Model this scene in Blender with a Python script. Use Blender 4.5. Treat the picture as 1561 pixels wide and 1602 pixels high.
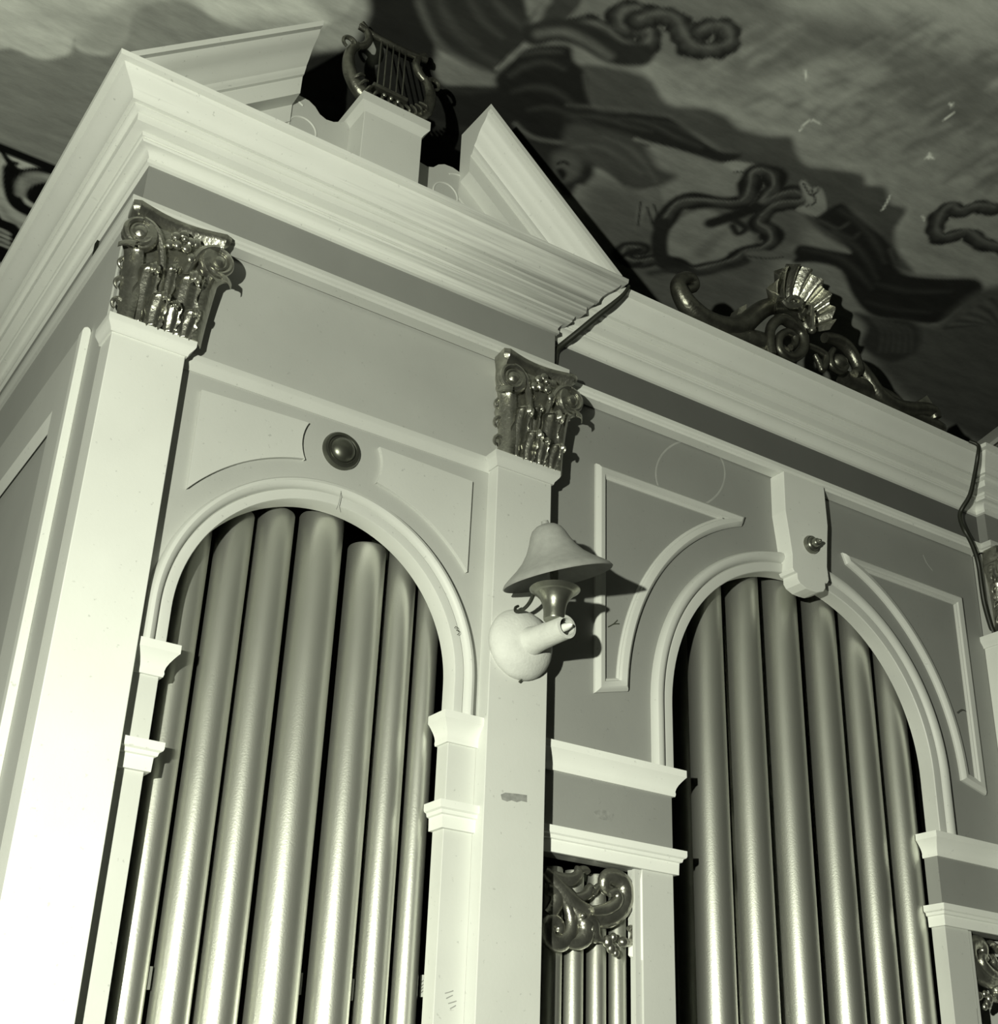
import bpy, math, random
import numpy as np
from mathutils import Vector, Matrix

# ------------------------------------------------------------------ scene, camera, light
for o in list(bpy.data.objects):
    bpy.data.objects.remove(o, do_unlink=True)
scene = bpy.context.scene
COL = scene.collection
F = 2104.0; CX, CY = 780.5, 801.0
# columns: world X (along the organ front), Y (away), Z (up) in camera axes (right, down, forward)
R = np.array([[0.8309723688895506, -0.5551560970392664, 0.03586962590015871],
              [0.27398245893685086, 0.3522837101773885, -0.894890942930238],
              [0.4841678782581569, 0.7534572950498142, 0.4448410617279076]])
CAM = np.array([0.0, -2.4, 1.6])
ZC = 4.30            # ceiling height
YB = 2.30            # back wall

def bp(u, v, ax, val):
    """point of the plane (axis ax = val) that the pixel looks at"""
    d = R.T @ np.array([(u - CX) / F, (v - CY) / F, 1.0])
    return CAM + d * ((val - CAM[ax]) / d[ax])

cd = bpy.data.cameras.new('camera'); cam = bpy.data.objects.new('camera', cd); COL.objects.link(cam)
cd.sensor_fit = 'HORIZONTAL'; cd.sensor_width = 36.0; cd.lens = F / 1561.0 * 36.0; cd.clip_start = 0.05
m = Matrix(((R[0, 0], -R[1, 0], -R[2, 0], CAM[0]), (R[0, 1], -R[1, 1], -R[2, 1], CAM[1]),
            (R[0, 2], -R[1, 2], -R[2, 2], CAM[2]), (0, 0, 0, 1)))
cam.matrix_world = m
scene.camera = cam

w = bpy.data.worlds.new('world'); scene.world = w; w.use_nodes = True
w.node_tree.nodes['Background'].inputs[0].default_value = (0.92, 1.0, 0.80, 1)
w.node_tree.nodes['Background'].inputs[1].default_value = 0.006

ld = bpy.data.lights.new('flash_bulb', 'SPOT'); flash = bpy.data.objects.new('flash_bulb', ld); COL.objects.link(flash)
flash.location = (-0.90, -2.50, 1.84)
ld.energy = 455.0; ld.color = (0.975, 1.0, 0.825); ld.shadow_soft_size = 0.025
ld.spot_size = math.radians(92); ld.spot_blend = 0.4                              # wide throw of the hand-held flash gun
flash.rotation_euler = Vector((0.62, 0.70, 0.33)).to_track_quat('-Z', 'Y').to_euler()
bd_ = bpy.data.lights.new('flash_reflector', 'SPOT'); beam = bpy.data.objects.new('flash_reflector', bd_); COL.objects.link(beam)
beam.location = flash.location; bd_.energy = 350.0; bd_.color = ld.color; bd_.shadow_soft_size = 0.025
bd_.spot_size = math.radians(68); bd_.spot_blend = 1.0                           # beam of its reflector, aimed low along the front
beam.rotation_euler = Vector((3.0, 2.5, -0.55)).to_track_quat('-Z', 'Y').to_euler()

vs = scene.view_settings
vs.view_transform = 'Standard'; vs.look = 'None'; vs.exposure = 0.0; vs.gamma = 1.0; vs.use_curve_mapping = False

# ------------------------------------------------------------------ materials
def mat(name, col, rough=0.6, metal=0.0, var=0.06, scale=6.0, bump=0.0, bscale=60.0, spec=0.5, dirt=0.0):
    mt = bpy.data.materials.new(name); mt.use_nodes = True
    nt = mt.node_tree; N = nt.nodes; L = nt.links
    b = N['Principled BSDF']
    b.inputs['Roughness'].default_value = rough; b.inputs['Metallic'].default_value = metal
    b.inputs['Specular IOR Level'].default_value = spec
    tc = N.new('ShaderNodeTexCoord')
    nz = N.new('ShaderNodeTexNoise'); nz.inputs['Scale'].default_value = scale; nz.inputs['Detail'].default_value = 6
    L.new(tc.outputs['Object'], nz.inputs['Vector'])
    rp = N.new('ShaderNodeValToRGB')
    rp.color_ramp.elements[0].position = 0.3; rp.color_ramp.elements[1].position = 0.7
    rp.color_ramp.elements[0].color = [c * (1 - var) for c in col] + [1]
    rp.color_ramp.elements[1].color = [min(1, c * (1 + var)) for c in col] + [1]
    L.new(nz.outputs['Fac'], rp.inputs['Fac'])
    out = rp.outputs['Color']
    if dirt > 0:
        n2 = N.new('ShaderNodeTexNoise'); n2.inputs['Scale'].default_value = 95; n2.inputs['Detail'].default_value = 3
        L.new(tc.outputs['Object'], n2.inputs['Vector'])
        r2 = N.new('ShaderNodeValToRGB')
        r2.color_ramp.elements[0].position = 0.255; r2.color_ramp.elements[1].position = 0.31
        r2.color_ramp.elements[0].color = (1 - dirt,) * 3 + (1,); r2.color_ramp.elements[1].color = (1, 1, 1, 1)
        L.new(n2.outputs['Fac'], r2.inputs['Fac'])
        mx = N.new('ShaderNodeMixRGB'); mx.blend_type = 'MULTIPLY'; mx.inputs[0].default_value = 1.0
        L.new(out, mx.inputs[1]); L.new(r2.outputs['Color'], mx.inputs[2]); out = mx.outputs[0]
    L.new(out, b.inputs['Base Color'])
    if bump > 0:
        n3 = N.new('ShaderNodeTexNoise'); n3.inputs['Scale'].default_value = bscale; n3.inputs['Detail'].default_value = 4
        L.new(tc.outputs['Object'], n3.inputs['Vector'])
        bm = N.new('ShaderNodeBump'); bm.inputs['Strength'].default_value = bump; bm.inputs['Distance'].default_value = 0.004
        L.new(n3.outputs['Fac'], bm.inputs['Height']); L.new(bm.outputs['Normal'], b.inputs['Normal'])
    return mt

def g(v): return (v * 0.98, v, v * 0.95)
M = {
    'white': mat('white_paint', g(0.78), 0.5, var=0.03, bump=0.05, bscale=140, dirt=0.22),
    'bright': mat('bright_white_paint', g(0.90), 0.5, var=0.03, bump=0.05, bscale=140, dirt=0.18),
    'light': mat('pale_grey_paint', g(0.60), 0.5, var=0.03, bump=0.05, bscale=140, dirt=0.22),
    'grey': mat('grey_paint', g(0.445), 0.55, var=0.04, bump=0.05, bscale=140, dirt=0.16),
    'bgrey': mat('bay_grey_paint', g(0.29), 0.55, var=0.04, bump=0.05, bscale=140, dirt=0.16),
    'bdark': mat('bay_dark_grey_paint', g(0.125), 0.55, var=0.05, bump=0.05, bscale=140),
    'dark': mat('dark_grey_paint', g(0.255), 0.55, var=0.05, bump=0.05, bscale=140),
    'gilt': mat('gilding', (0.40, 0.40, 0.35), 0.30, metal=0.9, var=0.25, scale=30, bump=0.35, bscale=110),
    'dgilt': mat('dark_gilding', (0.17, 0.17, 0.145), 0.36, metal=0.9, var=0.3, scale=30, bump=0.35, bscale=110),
    'bronze': mat('bronze', (0.15, 0.155, 0.13), 0.36, metal=0.85, var=0.1, scale=30),
    'brass': mat('brass', (0.24, 0.245, 0.21), 0.33, metal=0.85, var=0.15, scale=25, bump=0.1, bscale=90),
    'pipe': mat('satin_pipe_metal', (0.70, 0.71, 0.65), 0.39, metal=0.9, var=0.05, scale=4, bump=0.08, bscale=260),
    'inside': mat('dark_interior', (0.012, 0.014, 0.010), 0.9, var=0.2, spec=0.1),
    'cable': mat('cable_rubber', (0.018, 0.02, 0.014), 0.45, var=0.2),
    'shade': mat('shade_enamel', g(0.30), 0.6, var=0.08, scale=60, bump=0.15, bscale=300),
    'plaster': mat('lamp_plaster', g(0.60), 0.7, var=0.06, scale=40, bump=0.25, bscale=160),
    'bulb': mat('bulb_porcelain', g(0.85), 0.25, var=0.02),
    'paper': mat('paper', g(0.55), 0.8, var=0.05),
    'ink': mat('ink', (0.05, 0.055, 0.04), 0.8),
    'mark': mat('pencil_smudge', g(0.27), 0.8, var=0.2, scale=80),
    'ghost': mat('rubbed_paint', g(0.40), 0.6, var=0.1, scale=40),
    'floor': mat('floor_boards', g(0.08), 0.6, var=0.2, scale=3),
}

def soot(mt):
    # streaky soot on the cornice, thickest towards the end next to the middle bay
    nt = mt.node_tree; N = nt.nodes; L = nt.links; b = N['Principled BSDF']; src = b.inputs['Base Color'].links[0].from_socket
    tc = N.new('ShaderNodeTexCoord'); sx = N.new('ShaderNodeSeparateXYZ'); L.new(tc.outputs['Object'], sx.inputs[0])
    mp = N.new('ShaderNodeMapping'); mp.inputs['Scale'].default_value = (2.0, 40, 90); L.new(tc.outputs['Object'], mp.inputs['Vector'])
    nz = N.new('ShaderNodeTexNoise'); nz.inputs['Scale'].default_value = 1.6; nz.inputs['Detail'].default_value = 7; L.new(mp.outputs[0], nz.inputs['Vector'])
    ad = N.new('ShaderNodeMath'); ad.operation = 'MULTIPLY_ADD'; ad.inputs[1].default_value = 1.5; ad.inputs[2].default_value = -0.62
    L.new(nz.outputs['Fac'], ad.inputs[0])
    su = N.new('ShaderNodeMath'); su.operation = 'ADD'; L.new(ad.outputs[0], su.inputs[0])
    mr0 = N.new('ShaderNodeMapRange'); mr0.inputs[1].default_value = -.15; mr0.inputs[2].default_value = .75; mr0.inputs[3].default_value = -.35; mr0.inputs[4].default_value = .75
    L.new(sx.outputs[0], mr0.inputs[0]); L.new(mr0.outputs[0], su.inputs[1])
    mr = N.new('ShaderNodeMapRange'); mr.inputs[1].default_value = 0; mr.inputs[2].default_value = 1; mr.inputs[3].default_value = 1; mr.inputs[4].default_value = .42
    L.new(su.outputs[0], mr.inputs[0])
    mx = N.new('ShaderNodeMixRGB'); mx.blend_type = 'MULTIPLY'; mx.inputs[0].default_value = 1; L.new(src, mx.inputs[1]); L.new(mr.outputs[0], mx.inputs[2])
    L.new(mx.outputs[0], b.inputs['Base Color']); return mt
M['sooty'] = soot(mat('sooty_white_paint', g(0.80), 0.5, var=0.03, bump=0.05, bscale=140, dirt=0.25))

# ------------------------------------------------------------------ helpers
ORG = np.zeros(3)

def setp(o, label=None, cat=None, group=None, kind=None):
    if label: o['label'] = label
    if cat: o['category'] = cat
    if group: o['group'] = group
    if kind: o['kind'] = kind
    return o

def thing(name, loc, label, cat, group=None):
    global ORG
    o = bpy.data.objects.new(name, None); COL.objects.link(o)
    o.location = loc; o.empty_display_size = 0.1; ORG = np.array(loc, float)
    return setp(o, label, cat, group)

def mk(name, V, Fc, m, parent=None, smooth=40, bevel=0.0, label=None):
    V = np.array(V, float)
    V = V - (ORG if parent is not None else 0)
    me = bpy.data.meshes.new(name); me.from_pydata(V.tolist(), [], [list(f) for f in Fc]); me.validate()
    import bmesh
    bm = bmesh.new(); bm.from_mesh(me); bmesh.ops.recalc_face_normals(bm, faces=bm.faces); bm.to_mesh(me); bm.free()
    me.materials.append(M[m])
    if smooth:
        me.polygons.foreach_set('use_smooth', [True] * len(me.polygons))
        me.set_sharp_from_angle(angle=math.radians(smooth))
    o = bpy.data.objects.new(name, me); COL.objects.link(o)
    if parent is not None: o.parent = parent
    if bevel > 0:
        b = o.modifiers.new('bevel', 'BEVEL'); b.width = bevel; b.segments = 2; b.limit_method = 'ANGLE'
        b.angle_limit = math.radians(40)
    if label: o['label'] = label
    return o

def copy_tree(o, parent, off=(0, 0, 0)):
    c = o.copy(); COL.objects.link(c); c.parent = parent
    c.location = Vector(o.location) + Vector(off)
    for ch in list(o.children): copy_tree(ch, c)
    return c

class G:
    """collects shapes of one mesh"""
    def __init__(s): s.V = []; s.F = []
    def add(s, V, Fc):
        n = len(s.V); s.V += [tuple(map(float, v)) for v in V]; s.F += [tuple(i + n for i in f) for f in Fc]; return s
    def box(s, x0, x1, y0, y1, z0, z1):
        V = [(x, y, z) for x in (x0, x1) for y in (y0, y1) for z in (z0, z1)]
        return s.add(V, [(0, 1, 3, 2), (4, 6, 7, 5), (0, 4, 5, 1), (2, 3, 7, 6), (0, 2, 6, 4), (1, 5, 7, 3)])
    def prism(s, poly, y0, y1):
        n = len(poly)
        V = [(x, y0, z) for x, z in poly] + [(x, y1, z) for x, z in poly]
        return s.add(V, [tuple(range(n)), tuple(range(2 * n - 1, n - 1, -1))] +
                     [(i, (i + 1) % n, n + (i + 1) % n, n + i) for i in range(n)])
    def sweep(s, path, prof, mapf, closed=False):
        """prof: closed polygon of (outward offset, height); path: 2-D polyline"""
        P = [np.array(p, float) for p in path]; n = len(P); k = len(prof); V = []
        nor = lambda a, b: np.array([(b - a)[1], -(b - a)[0]]) / np.linalg.norm(b - a)
        for i in range(n):
            if closed or 0 < i < n - 1:
                n1 = nor(P[i - 1], P[i]); n2 = nor(P[i], P[(i + 1) % n])
                mt = (n1 + n2); mt = mt / max(0.02, 1 + n1 @ n2)
            else:
                mt = nor(P[0], P[1]) if i == 0 else nor(P[-2], P[-1])
            for o, h in prof:
                q = P[i] + mt * o; V.append(mapf(q[0], q[1], h))
        Fc = []
        for i in range(n if closed else n - 1):
            a = i * k; b = ((i + 1) % n) * k
            Fc += [(a + j, a + (j + 1) % k, b + (j + 1) % k, b + j) for j in range(k)]
        if not closed: Fc += [tuple(range(k)), tuple(range((n - 1) * k, n * k))]
        return s.add(V, Fc)
    def lathe(s, prof, c, axis=(0, 0, 1), seg=40, cap=True):
        ax = np.array(axis, float); ax /= np.linalg.norm(ax)
        t = np.array([1, 0, 0]) if abs(ax[0]) < .9 else np.array([0, 1, 0])
        e1 = np.cross(ax, t); e1 /= np.linalg.norm(e1); e2 = np.cross(ax, e1); c = np.array(c, float); V = []
        for r, h in prof:
            for i in range(seg):
                a = 2 * math.pi * i / seg; V.append(c + ax * h + (e1 * math.cos(a) + e2 * math.sin(a)) * r)
        Fc = [(j * seg + i, j * seg + (i + 1) % seg, (j + 1) * seg + (i + 1) % seg, (j + 1) * seg + i)
              for j in range(len(prof) - 1) for i in range(seg)]
        if cap: Fc += [tuple(range(seg)), tuple(range((len(prof) - 1) * seg, len(prof) * seg))]
        return s.add(V, Fc)
    def tube(s, pts, rad, seg=10, sub=4, flat=1.0, up=None):
        """smooth tube through pts; rad = number or list; flat squeezes it along 'up'"""
        P = np.array(pts, float)
        rr = np.full(len(P), rad, float) if np.isscalar(rad) else np.interp(np.linspace(0, 1, len(P)), np.linspace(0, 1, len(rad)), rad)
        if sub > 1 and len(P) > 2:
            Q = []; r2 = []
            for i in range(len(P) - 1):
                p0 = P[max(0, i - 1)]; p1 = P[i]; p2 = P[i + 1]; p3 = P[min(len(P) - 1, i + 2)]
                for j in range(sub):
                    t = j / sub
                    Q.append(.5 * (2 * p1 + (p2 - p0) * t + (2 * p0 - 5 * p1 + 4 * p2 - p3) * t * t + (3 * p1 - p0 - 3 * p2 + p3) * t ** 3))
                    r2.append(rr[i] * (1 - t) + rr[i + 1] * t)
            Q.append(P[-1]); r2.append(rr[-1]); P = np.array(Q); rr = np.array(r2)
        n = len(P); T = np.gradient(P, axis=0); T /= np.maximum(1e-9, np.linalg.norm(T, axis=1))[:, None]
        u = np.array(up if up is not None else (0, -1, 0), float); V = []
        for i in range(n):
            e = u - T[i] * (u @ T[i])
            if np.linalg.norm(e) < 1e-3: e = np.array([0, 0, 1.0]) - T[i] * T[i][2]
            e /= np.linalg.norm(e); f = np.cross(T[i], e)
            for k in range(seg):
                a = 2 * math.pi * k / seg; V.append(P[i] + (e * math.cos(a) * flat + f * math.sin(a)) * rr[i])
        Fc = [(j * seg + i, j * seg + (i + 1) % seg, (j + 1) * seg + (i + 1) % seg, (j + 1) * seg + i)
              for j in range(n - 1) for i in range(seg)]
        Fc += [tuple(range(seg)), tuple(range((n - 1) * seg, n * seg))]
        return s.add(V, Fc)
    def ball(s, c, rx, ry=None, rz=None, seg=14, ring=9):
        ry = ry or rx; rz = rz or rx
        V = []; Fc = []
        for j in range(ring + 1):
            p = math.pi * j / ring
            for i in range(seg):
                a = 2 * math.pi * i / seg
                V.append((c[0] + rx * math.sin(p) * math.cos(a), c[1] + ry * math.sin(p) * math.sin(a), c[2] + rz * math.cos(p)))
        for j in range(ring):
            for i in range(seg): Fc.append((j * seg + i, j * seg + (i + 1) % seg, (j + 1) * seg + (i + 1) % seg, (j + 1) * seg + i))
        return s.add(V, Fc)
    def grid(s, A):
        """closed slab from a front grid A[i][j] and a back grid made by thickness in +y"""
        A = np.array(A, float); n, k, _ = A.shape
        B = A + np.array([0, 0.004, -0.001]); V = list(A.reshape(-1, 3)) + list(B.reshape(-1, 3)); o = n * k; Fc = []
        for i in range(n - 1):
            for j in range(k - 1):
                a = i * k + j; Fc += [(a, a + 1, a + k + 1, a + k), (o + a, o + a + k, o + a + k + 1, o + a + 1)]
        ring = [i for i in range(k)] + [i * k + k - 1 for i in range(1, n)] + [(n - 1) * k + j for j in range(k - 2, -1, -1)] + [i * k for i in range(n - 2, 0, -1)]
        Fc += [(ring[i], o + ring[i], o + ring[(i + 1) % len(ring)], ring[(i + 1) % len(ring)]) for i in range(len(ring))]
        return s.add(V, Fc)
    def out(s, name, m, parent=None, **k): return mk(name, s.V, s.F, m, parent, **k)

hor = lambda a, b, h: (a, b, h)                       # horizontal path, height = z
def onwall(y): return lambda a, b, h: (a, y - h, b)   # path in the wall plane, height towards the viewer

def arc(cx, cz, r, a0, a1, n): return [(cx + r * math.cos(a0 + (a1 - a0) * i / n), cz + r * math.sin(a0 + (a1 - a0) * i / n)) for i in range(n + 1)]

# ------------------------------------------------------------------ painted ceiling and back wall
def axis_lines(lo, hi, d0, d1, step):
    a = list(np.arange(lo, d0, 0.4)); b = list(np.arange(d0, d1, step)); c = list(np.arange(d1, hi + 0.01, 0.4))
    return np.array(a + b + c)

class Painter:
    def __init__(s, X, Y, base): s.X, s.Y = X, Y; s.C = np.full(X.shape, base, float)
    @staticmethod
    def sm(d, soft): t = np.clip(d / soft * .5 + .5, 0, 1); return t * t * (3 - 2 * t)
    def _dist(s, P, m, closed):
        x = s.X[m]; y = s.Y[m]; D = np.full(x.shape, 9.0); ins = np.zeros(x.shape, bool); n = len(P); T = np.zeros(x.shape)
        for i in range(n if closed else n - 1):
            a = P[i]; b = P[(i + 1) % n]; d = b - a; L2 = max(1e-12, d @ d)
            t = np.clip(((x - a[0]) * d[0] + (y - a[1]) * d[1]) / L2, 0, 1)
            q = np.hypot(x - a[0] - t * d[0], y - a[1] - t * d[1]); T = np.where(q < D, (i + t) / max(1, n - 1), T); D = np.minimum(D, q)
            if closed:
                c = ((a[1] > y) != (b[1] > y)); ins ^= c & (x < (b[0] - a[0]) * (y - a[1]) / ((b[1] - a[1]) if abs(b[1] - a[1]) > 1e-12 else 1e-12) + a[0])
        return D, ins, T
    def _box(s, P, pad): return (s.X > P[:, 0].min() - pad) & (s.X < P[:, 0].max() + pad) & (s.Y > P[:, 1].min() - pad) & (s.Y < P[:, 1].max() + pad)
    @staticmethod
    def smooth(P, closed, sub=4):
        P = np.array(P); n = len(P); Q = []
        for i in range(n if closed else n - 1):
            g_ = (lambda k: P[k % n]) if closed else (lambda k: P[min(n - 1, max(0, k))])
            p0, p1, p2, p3 = g_(i - 1), g_(i), g_(i + 1), g_(i + 2)
            for j in range(sub):
                t = j / sub; Q.append(.5 * (2 * p1 + (p2 - p0) * t + (2 * p0 - 5 * p1 + 4 * p2 - p3) * t * t + (3 * p1 - p0 - 3 * p2 + p3) * t ** 3))
        if not closed: Q.append(P[-1])
        return np.array(Q)
    def fill(s, P, val, soft=0.012, op=1.0, curve=True):
        P = s.smooth(P, True) if curve else np.array(P); m = s._box(P, soft * 2)
        if not m.any(): return
        D, ins, _ = s._dist(P, m, True); a = s.sm(np.where(ins, D, -D), soft) * op; s.C[m] = s.C[m] * (1 - a) + val * a
    def line(s, P, w, val, soft=0.008, op=1.0, taper=False, wob=0.0, nw=9):
        P = s.smooth(P, False); m = s._box(P, w + soft * 2)
        if not m.any(): return
        D, _, T = s._dist(P, m, False); ww = w * (np.sin(math.pi * np.clip(T, 0.06, 0.94)) ** .5 if taper else 1.0)
        if wob: ww = ww * (1 + wob * np.sin(T * 2 * math.pi * nw) * np.cos(T * 2 * math.pi * nw * .37 + 1))
        a = s.sm(ww - D, soft) * op; s.C[m] = s.C[m] * (1 - a) + val * a

def painted_mesh(name, V, nx, ny, C, matname):
    Fc = [(j * nx + i, j * nx + i + 1, (j + 1) * nx + i + 1, (j + 1) * nx + i) for j in range(ny - 1) for i in range(nx - 1)]
    me = bpy.data.meshes.new(name); me.from_pydata(V.tolist(), [], Fc)
    at = me.attributes.new('paint', 'FLOAT_COLOR', 'POINT')
    rgba = np.stack([C * .97, C, C * .93, np.ones_like(C)], 1).astype(np.float32).ravel(); at.data.foreach_set('color', rgba)
    mt = bpy.data.materials.new(matname); mt.use_nodes = True; N = mt.node_tree.nodes; L = mt.node_tree.links; b = N['Principled BSDF']
    b.inputs['Roughness'].default_value = 0.85; b.inputs['Specular IOR Level'].default_value = 0.15
    an = N.new('ShaderNodeAttribute'); an.attribute_name = 'paint'
    tc = N.new('ShaderNodeTexCoord'); mp = N.new('ShaderNodeMapping'); mp.inputs['Rotation'].default_value = (0, 0, 0.5); mp.inputs['Scale'].default_value = (1.0, 3.2, 1.0)
    L.new(tc.outputs['Object'], mp.inputs['Vector'])
    nz = N.new('ShaderNodeTexNoise'); nz.inputs['Scale'].default_value = 7; nz.inputs['Detail'].default_value = 8; nz.inputs['Roughness'].default_value = .65
    L.new(mp.outputs[0], nz.inputs['Vector'])
    mr = N.new('ShaderNodeMapRange'); mr.inputs[1].default_value = .25; mr.inputs[2].default_value = .75; mr.inputs[3].default_value = .72; mr.inputs[4].default_value = 1.2
    L.new(nz.outputs['Fac'], mr.inputs[0])
    mx = N.new('ShaderNodeMixRGB'); mx.blend_type = 'MULTIPLY'; mx.inputs[0].default_value = 1
    L.new(an.outputs['Color'], mx.inputs[1]); L.new(mr.outputs[0], mx.inputs[2]); L.new(mx.outputs[0], b.inputs['Base Color'])
    n2 = N.new('ShaderNodeTexNoise'); n2.inputs['Scale'].default_value = 60; n2.inputs['Detail'].default_value = 6
    L.new(tc.outputs['Object'], n2.inputs['Vector'])
    bm = N.new('ShaderNodeBump'); bm.inputs['Strength'].default_value = .12; bm.inputs['Distance'].default_value = .004
    L.new(n2.outputs['Fac'], bm.inputs['Height']); L.new(bm.outputs[0], b.inputs['Normal'])
    me.materials.append(mt); o = bpy.data.objects.new(name, me); COL.objects.link(o); o['kind'] = 'structure'; return o

xs = axis_lines(-3.0, 7.0, 0.2, 4.3, 0.0075); ys = np.append(axis_lines(-4.0, 2.25, -1.3, 2.0, 0.0075), YB)
X, Y = np.meshgrid(xs, ys); pt = Painter(X.ravel(), Y.ravel(), 0.33)
def cp(pts, sc=1.0, ox=0.0, oy=0.0):
    return np.array([bp(ox + x / sc, oy + y / sc, 2, ZC)[:2] for x, y in pts])
z3 = lambda pts: cp(pts, 2.435, 920, 0)
z2 = lambda pts: cp(pts, 2.7875, 440, 0)
zw = lambda pts: cp(pts)
# clouds and sky
pt.fill(zw([(-300, -300), (2200, -300), (2200, 300), (1800, 600), (1500, 500), (1430, 440), (1400, 400), (1408, 360), (1420, 330), (1390, 318), (1380, 292), (1350, 288),
            (1340, 270), (1300, 262), (1255, 255), (1240, 228), (1237, 213), (1200, 212), (1160, 200), (1130, 180), (1100, 170), (1040, 160), (1020, 143), (1005, 118), (960, 90), (900, 60), (860, 30), (820, -20), (500, -120)]), 0.36, 0.02)
pt.fill(z3([(-200, -100), (700, -100), (760, 30), (880, 50), (1050, 60), (1180, 110), (1200, 190), (1400, 190), (1561, 230), (1561, 560), (1450, 520), (1200, 430), (1060, 300), (900, 230), (700, 260), (560, 330), (450, 330), (300, 310), (200, 250), (60, 200), (-100, 150)]), 0.19, 0.08, 0.8)
for P, v in [([(690, 330), (860, 230), (1060, 260), (1010, 330), (850, 360), (720, 400)], 0.46), ([(230, 320), (430, 260), (560, 330), (480, 390), (320, 380)], .40),
             ([(760, 20), (1561, -100), (1700, 160), (1240, 170), (1200, 110), (1050, 50)], 0.46), ([(640, 420), (740, 330), (900, 300), (980, 420), (820, 480), (700, 490)], .42)]:
    pt.fill(z3(P), v, 0.07, 0.8)
rnd = random.Random(4)
for i in range(260):                                    # brush strokes of the clouds
    x = rnd.uniform(250, 1560); y = rnd.uniform(60, 620) + (x - 900) * .22
    if y < 130 or y > 520 + (x - 400) * .3: continue
    L_ = rnd.uniform(40, 150); a = rnd.uniform(-.75, -.25)
    pt.line(z3([(x, y), (x + L_ * .5, y + L_ * .5 * a - 6), (x + L_, y + L_ * a)]), rnd.uniform(.004, .016), rnd.choice([.14, .18, .44, .50, .24]), 0.02, rnd.uniform(.25, .6), True)
for P, v in [([(150, 260), (330, 210), (420, 270), (300, 330), (190, 330)], .25), ([(640, 120), (860, 80), (1000, 130), (900, 180), (700, 190)], .22), ([(1050, 180), (1300, 200), (1500, 300), (1400, 380), (1180, 290)], .22)]:
    pt.fill(z3(P), v, .06, .5)
sc_ = [(215, 275), (300, 375), (440, 395), (530, 425), (590, 475), (690, 500), (780, 510), (800, 560), (840, 612), (930, 625), (1050, 645), (1075, 690), (1145, 700), (1170, 760), (1225, 790), (1180, 880), (1195, 955), (1260, 1035), (1400, 1050)]
pt.line(z3([(x + 18, y - 22) for x, y in sc_]), .040, .40, .05, .8); pt.line(z3([(x + 5, y - 6) for x, y in sc_]), .010, .46, .016, .7)
# band under the cloud edge, a lighter field lower right
pt.fill(z3([(-60, 250), (210, 290), (300, 395), (440, 415), (520, 445), (580, 495), (690, 520), (770, 525), (790, 575), (830, 630), (920, 645), (1040, 665), (1060, 705), (1130, 715), (1150, 775), (1210, 800), (1165, 880), (1180, 960), (1240, 1040), (1120, 1000), (900, 900), (760, 760), (600, 640), (420, 520), (200, 440), (-60, 400)]), 0.105, 0.014, .92)
pt.fill(z3([(0, 700), (150, 720), (300, 780), (600, 760), (760, 700), (820, 900), (700, 1000), (600, 1200), (200, 1300), (0, 900)]), 0.165, 0.05, .9)
pt.fill(z3([(1100, 1240), (1330, 1240), (1561, 1300), (1800, 1500), (1561, 1700), (1200, 1500), (1080, 1340)]), 0.11, 0.04, .9)
# left: bright cloud with scalloped lower edge over a grey field
pt.fill(zw([(-300, -300), (560, -300), (560, -20), (500, 45), (420, 46), (370, 44), (335, 30), (305, 10), (260, 0), (210, 20), (200, 60), (170, 86), (130, 82), (116, 70), (118, 62), (110, 82), (92, 90), (70, 93), (48, 88), (22, 77), (-20, 78), (-300, 100)]), 0.76, 0.010)
pt.fill(zw([(120, 66), (140, 80), (190, 86), (250, 80), (350, 60), (480, 40), (470, 30), (340, 30), (300, 0), (230, -10), (180, 10), (150, 30)]), 0.40, 0.03, .7)
pt.fill(zw([(30, 20), (110, 10), (180, 40), (150, 60), (90, 40)]), 0.5, 0.04, .6)
pt.fill(zw([(440, -40), (560, -40), (600, 60), (560, 90), (520, 60), (505, 20)]), 0.42, 0.03, .8)
# grey mantle pieces around the lyre, dark fill with painted-in shadow behind it
pt.fill(z2([(160, 130), (330, 90), (360, 120), (300, 190), (180, 240), (150, 200)]), 0.42, 0.012)
pt.fill(z2([(270, 330), (420, 350), (420, 470), (270, 480)]), 0.16, 0.03)
pt.fill(z2([(80, 260), (300, 200), (380, 60), (400, -60), (700, -60), (680, 240), (720, 360), (1000, 360), (1080, 600), (900, 760), (600, 760), (300, 640), (100, 480)]), 0.035, 0.02)  # dark drapery merged with painted shadows of the rake end and lyre
pt.fill(z2([(385, 190), (430, 170), (440, 230), (400, 290), (380, 250)]), 0.36, 0.012)
# swirl of mantle
pt.fill(z2([(600, -60), (1000, -60), (1075, 60), (1100, 130), (1060, 190), (990, 250), (935, 325), (850, 300), (760, 250), (680, 200), (640, 120)]), 0.055, 0.012)
pt.line(z2([(600, 10), (640, 110), (700, 200), (800, 270), (920, 325)]), .010, .16, .014, .8)
pt.line(z2([(690, 0), (740, 110), (830, 210), (930, 270)]), .008, .10, .02, .7)
pt.fill(z2([(680, 255), (800, 300), (930, 335), (930, 375), (800, 370), (700, 360)]), 0.26, 0.015)
pt.line(z2([(940, 300), (1010, 250), (1080, 180)]), .006, .30, .008, .8)
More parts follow.
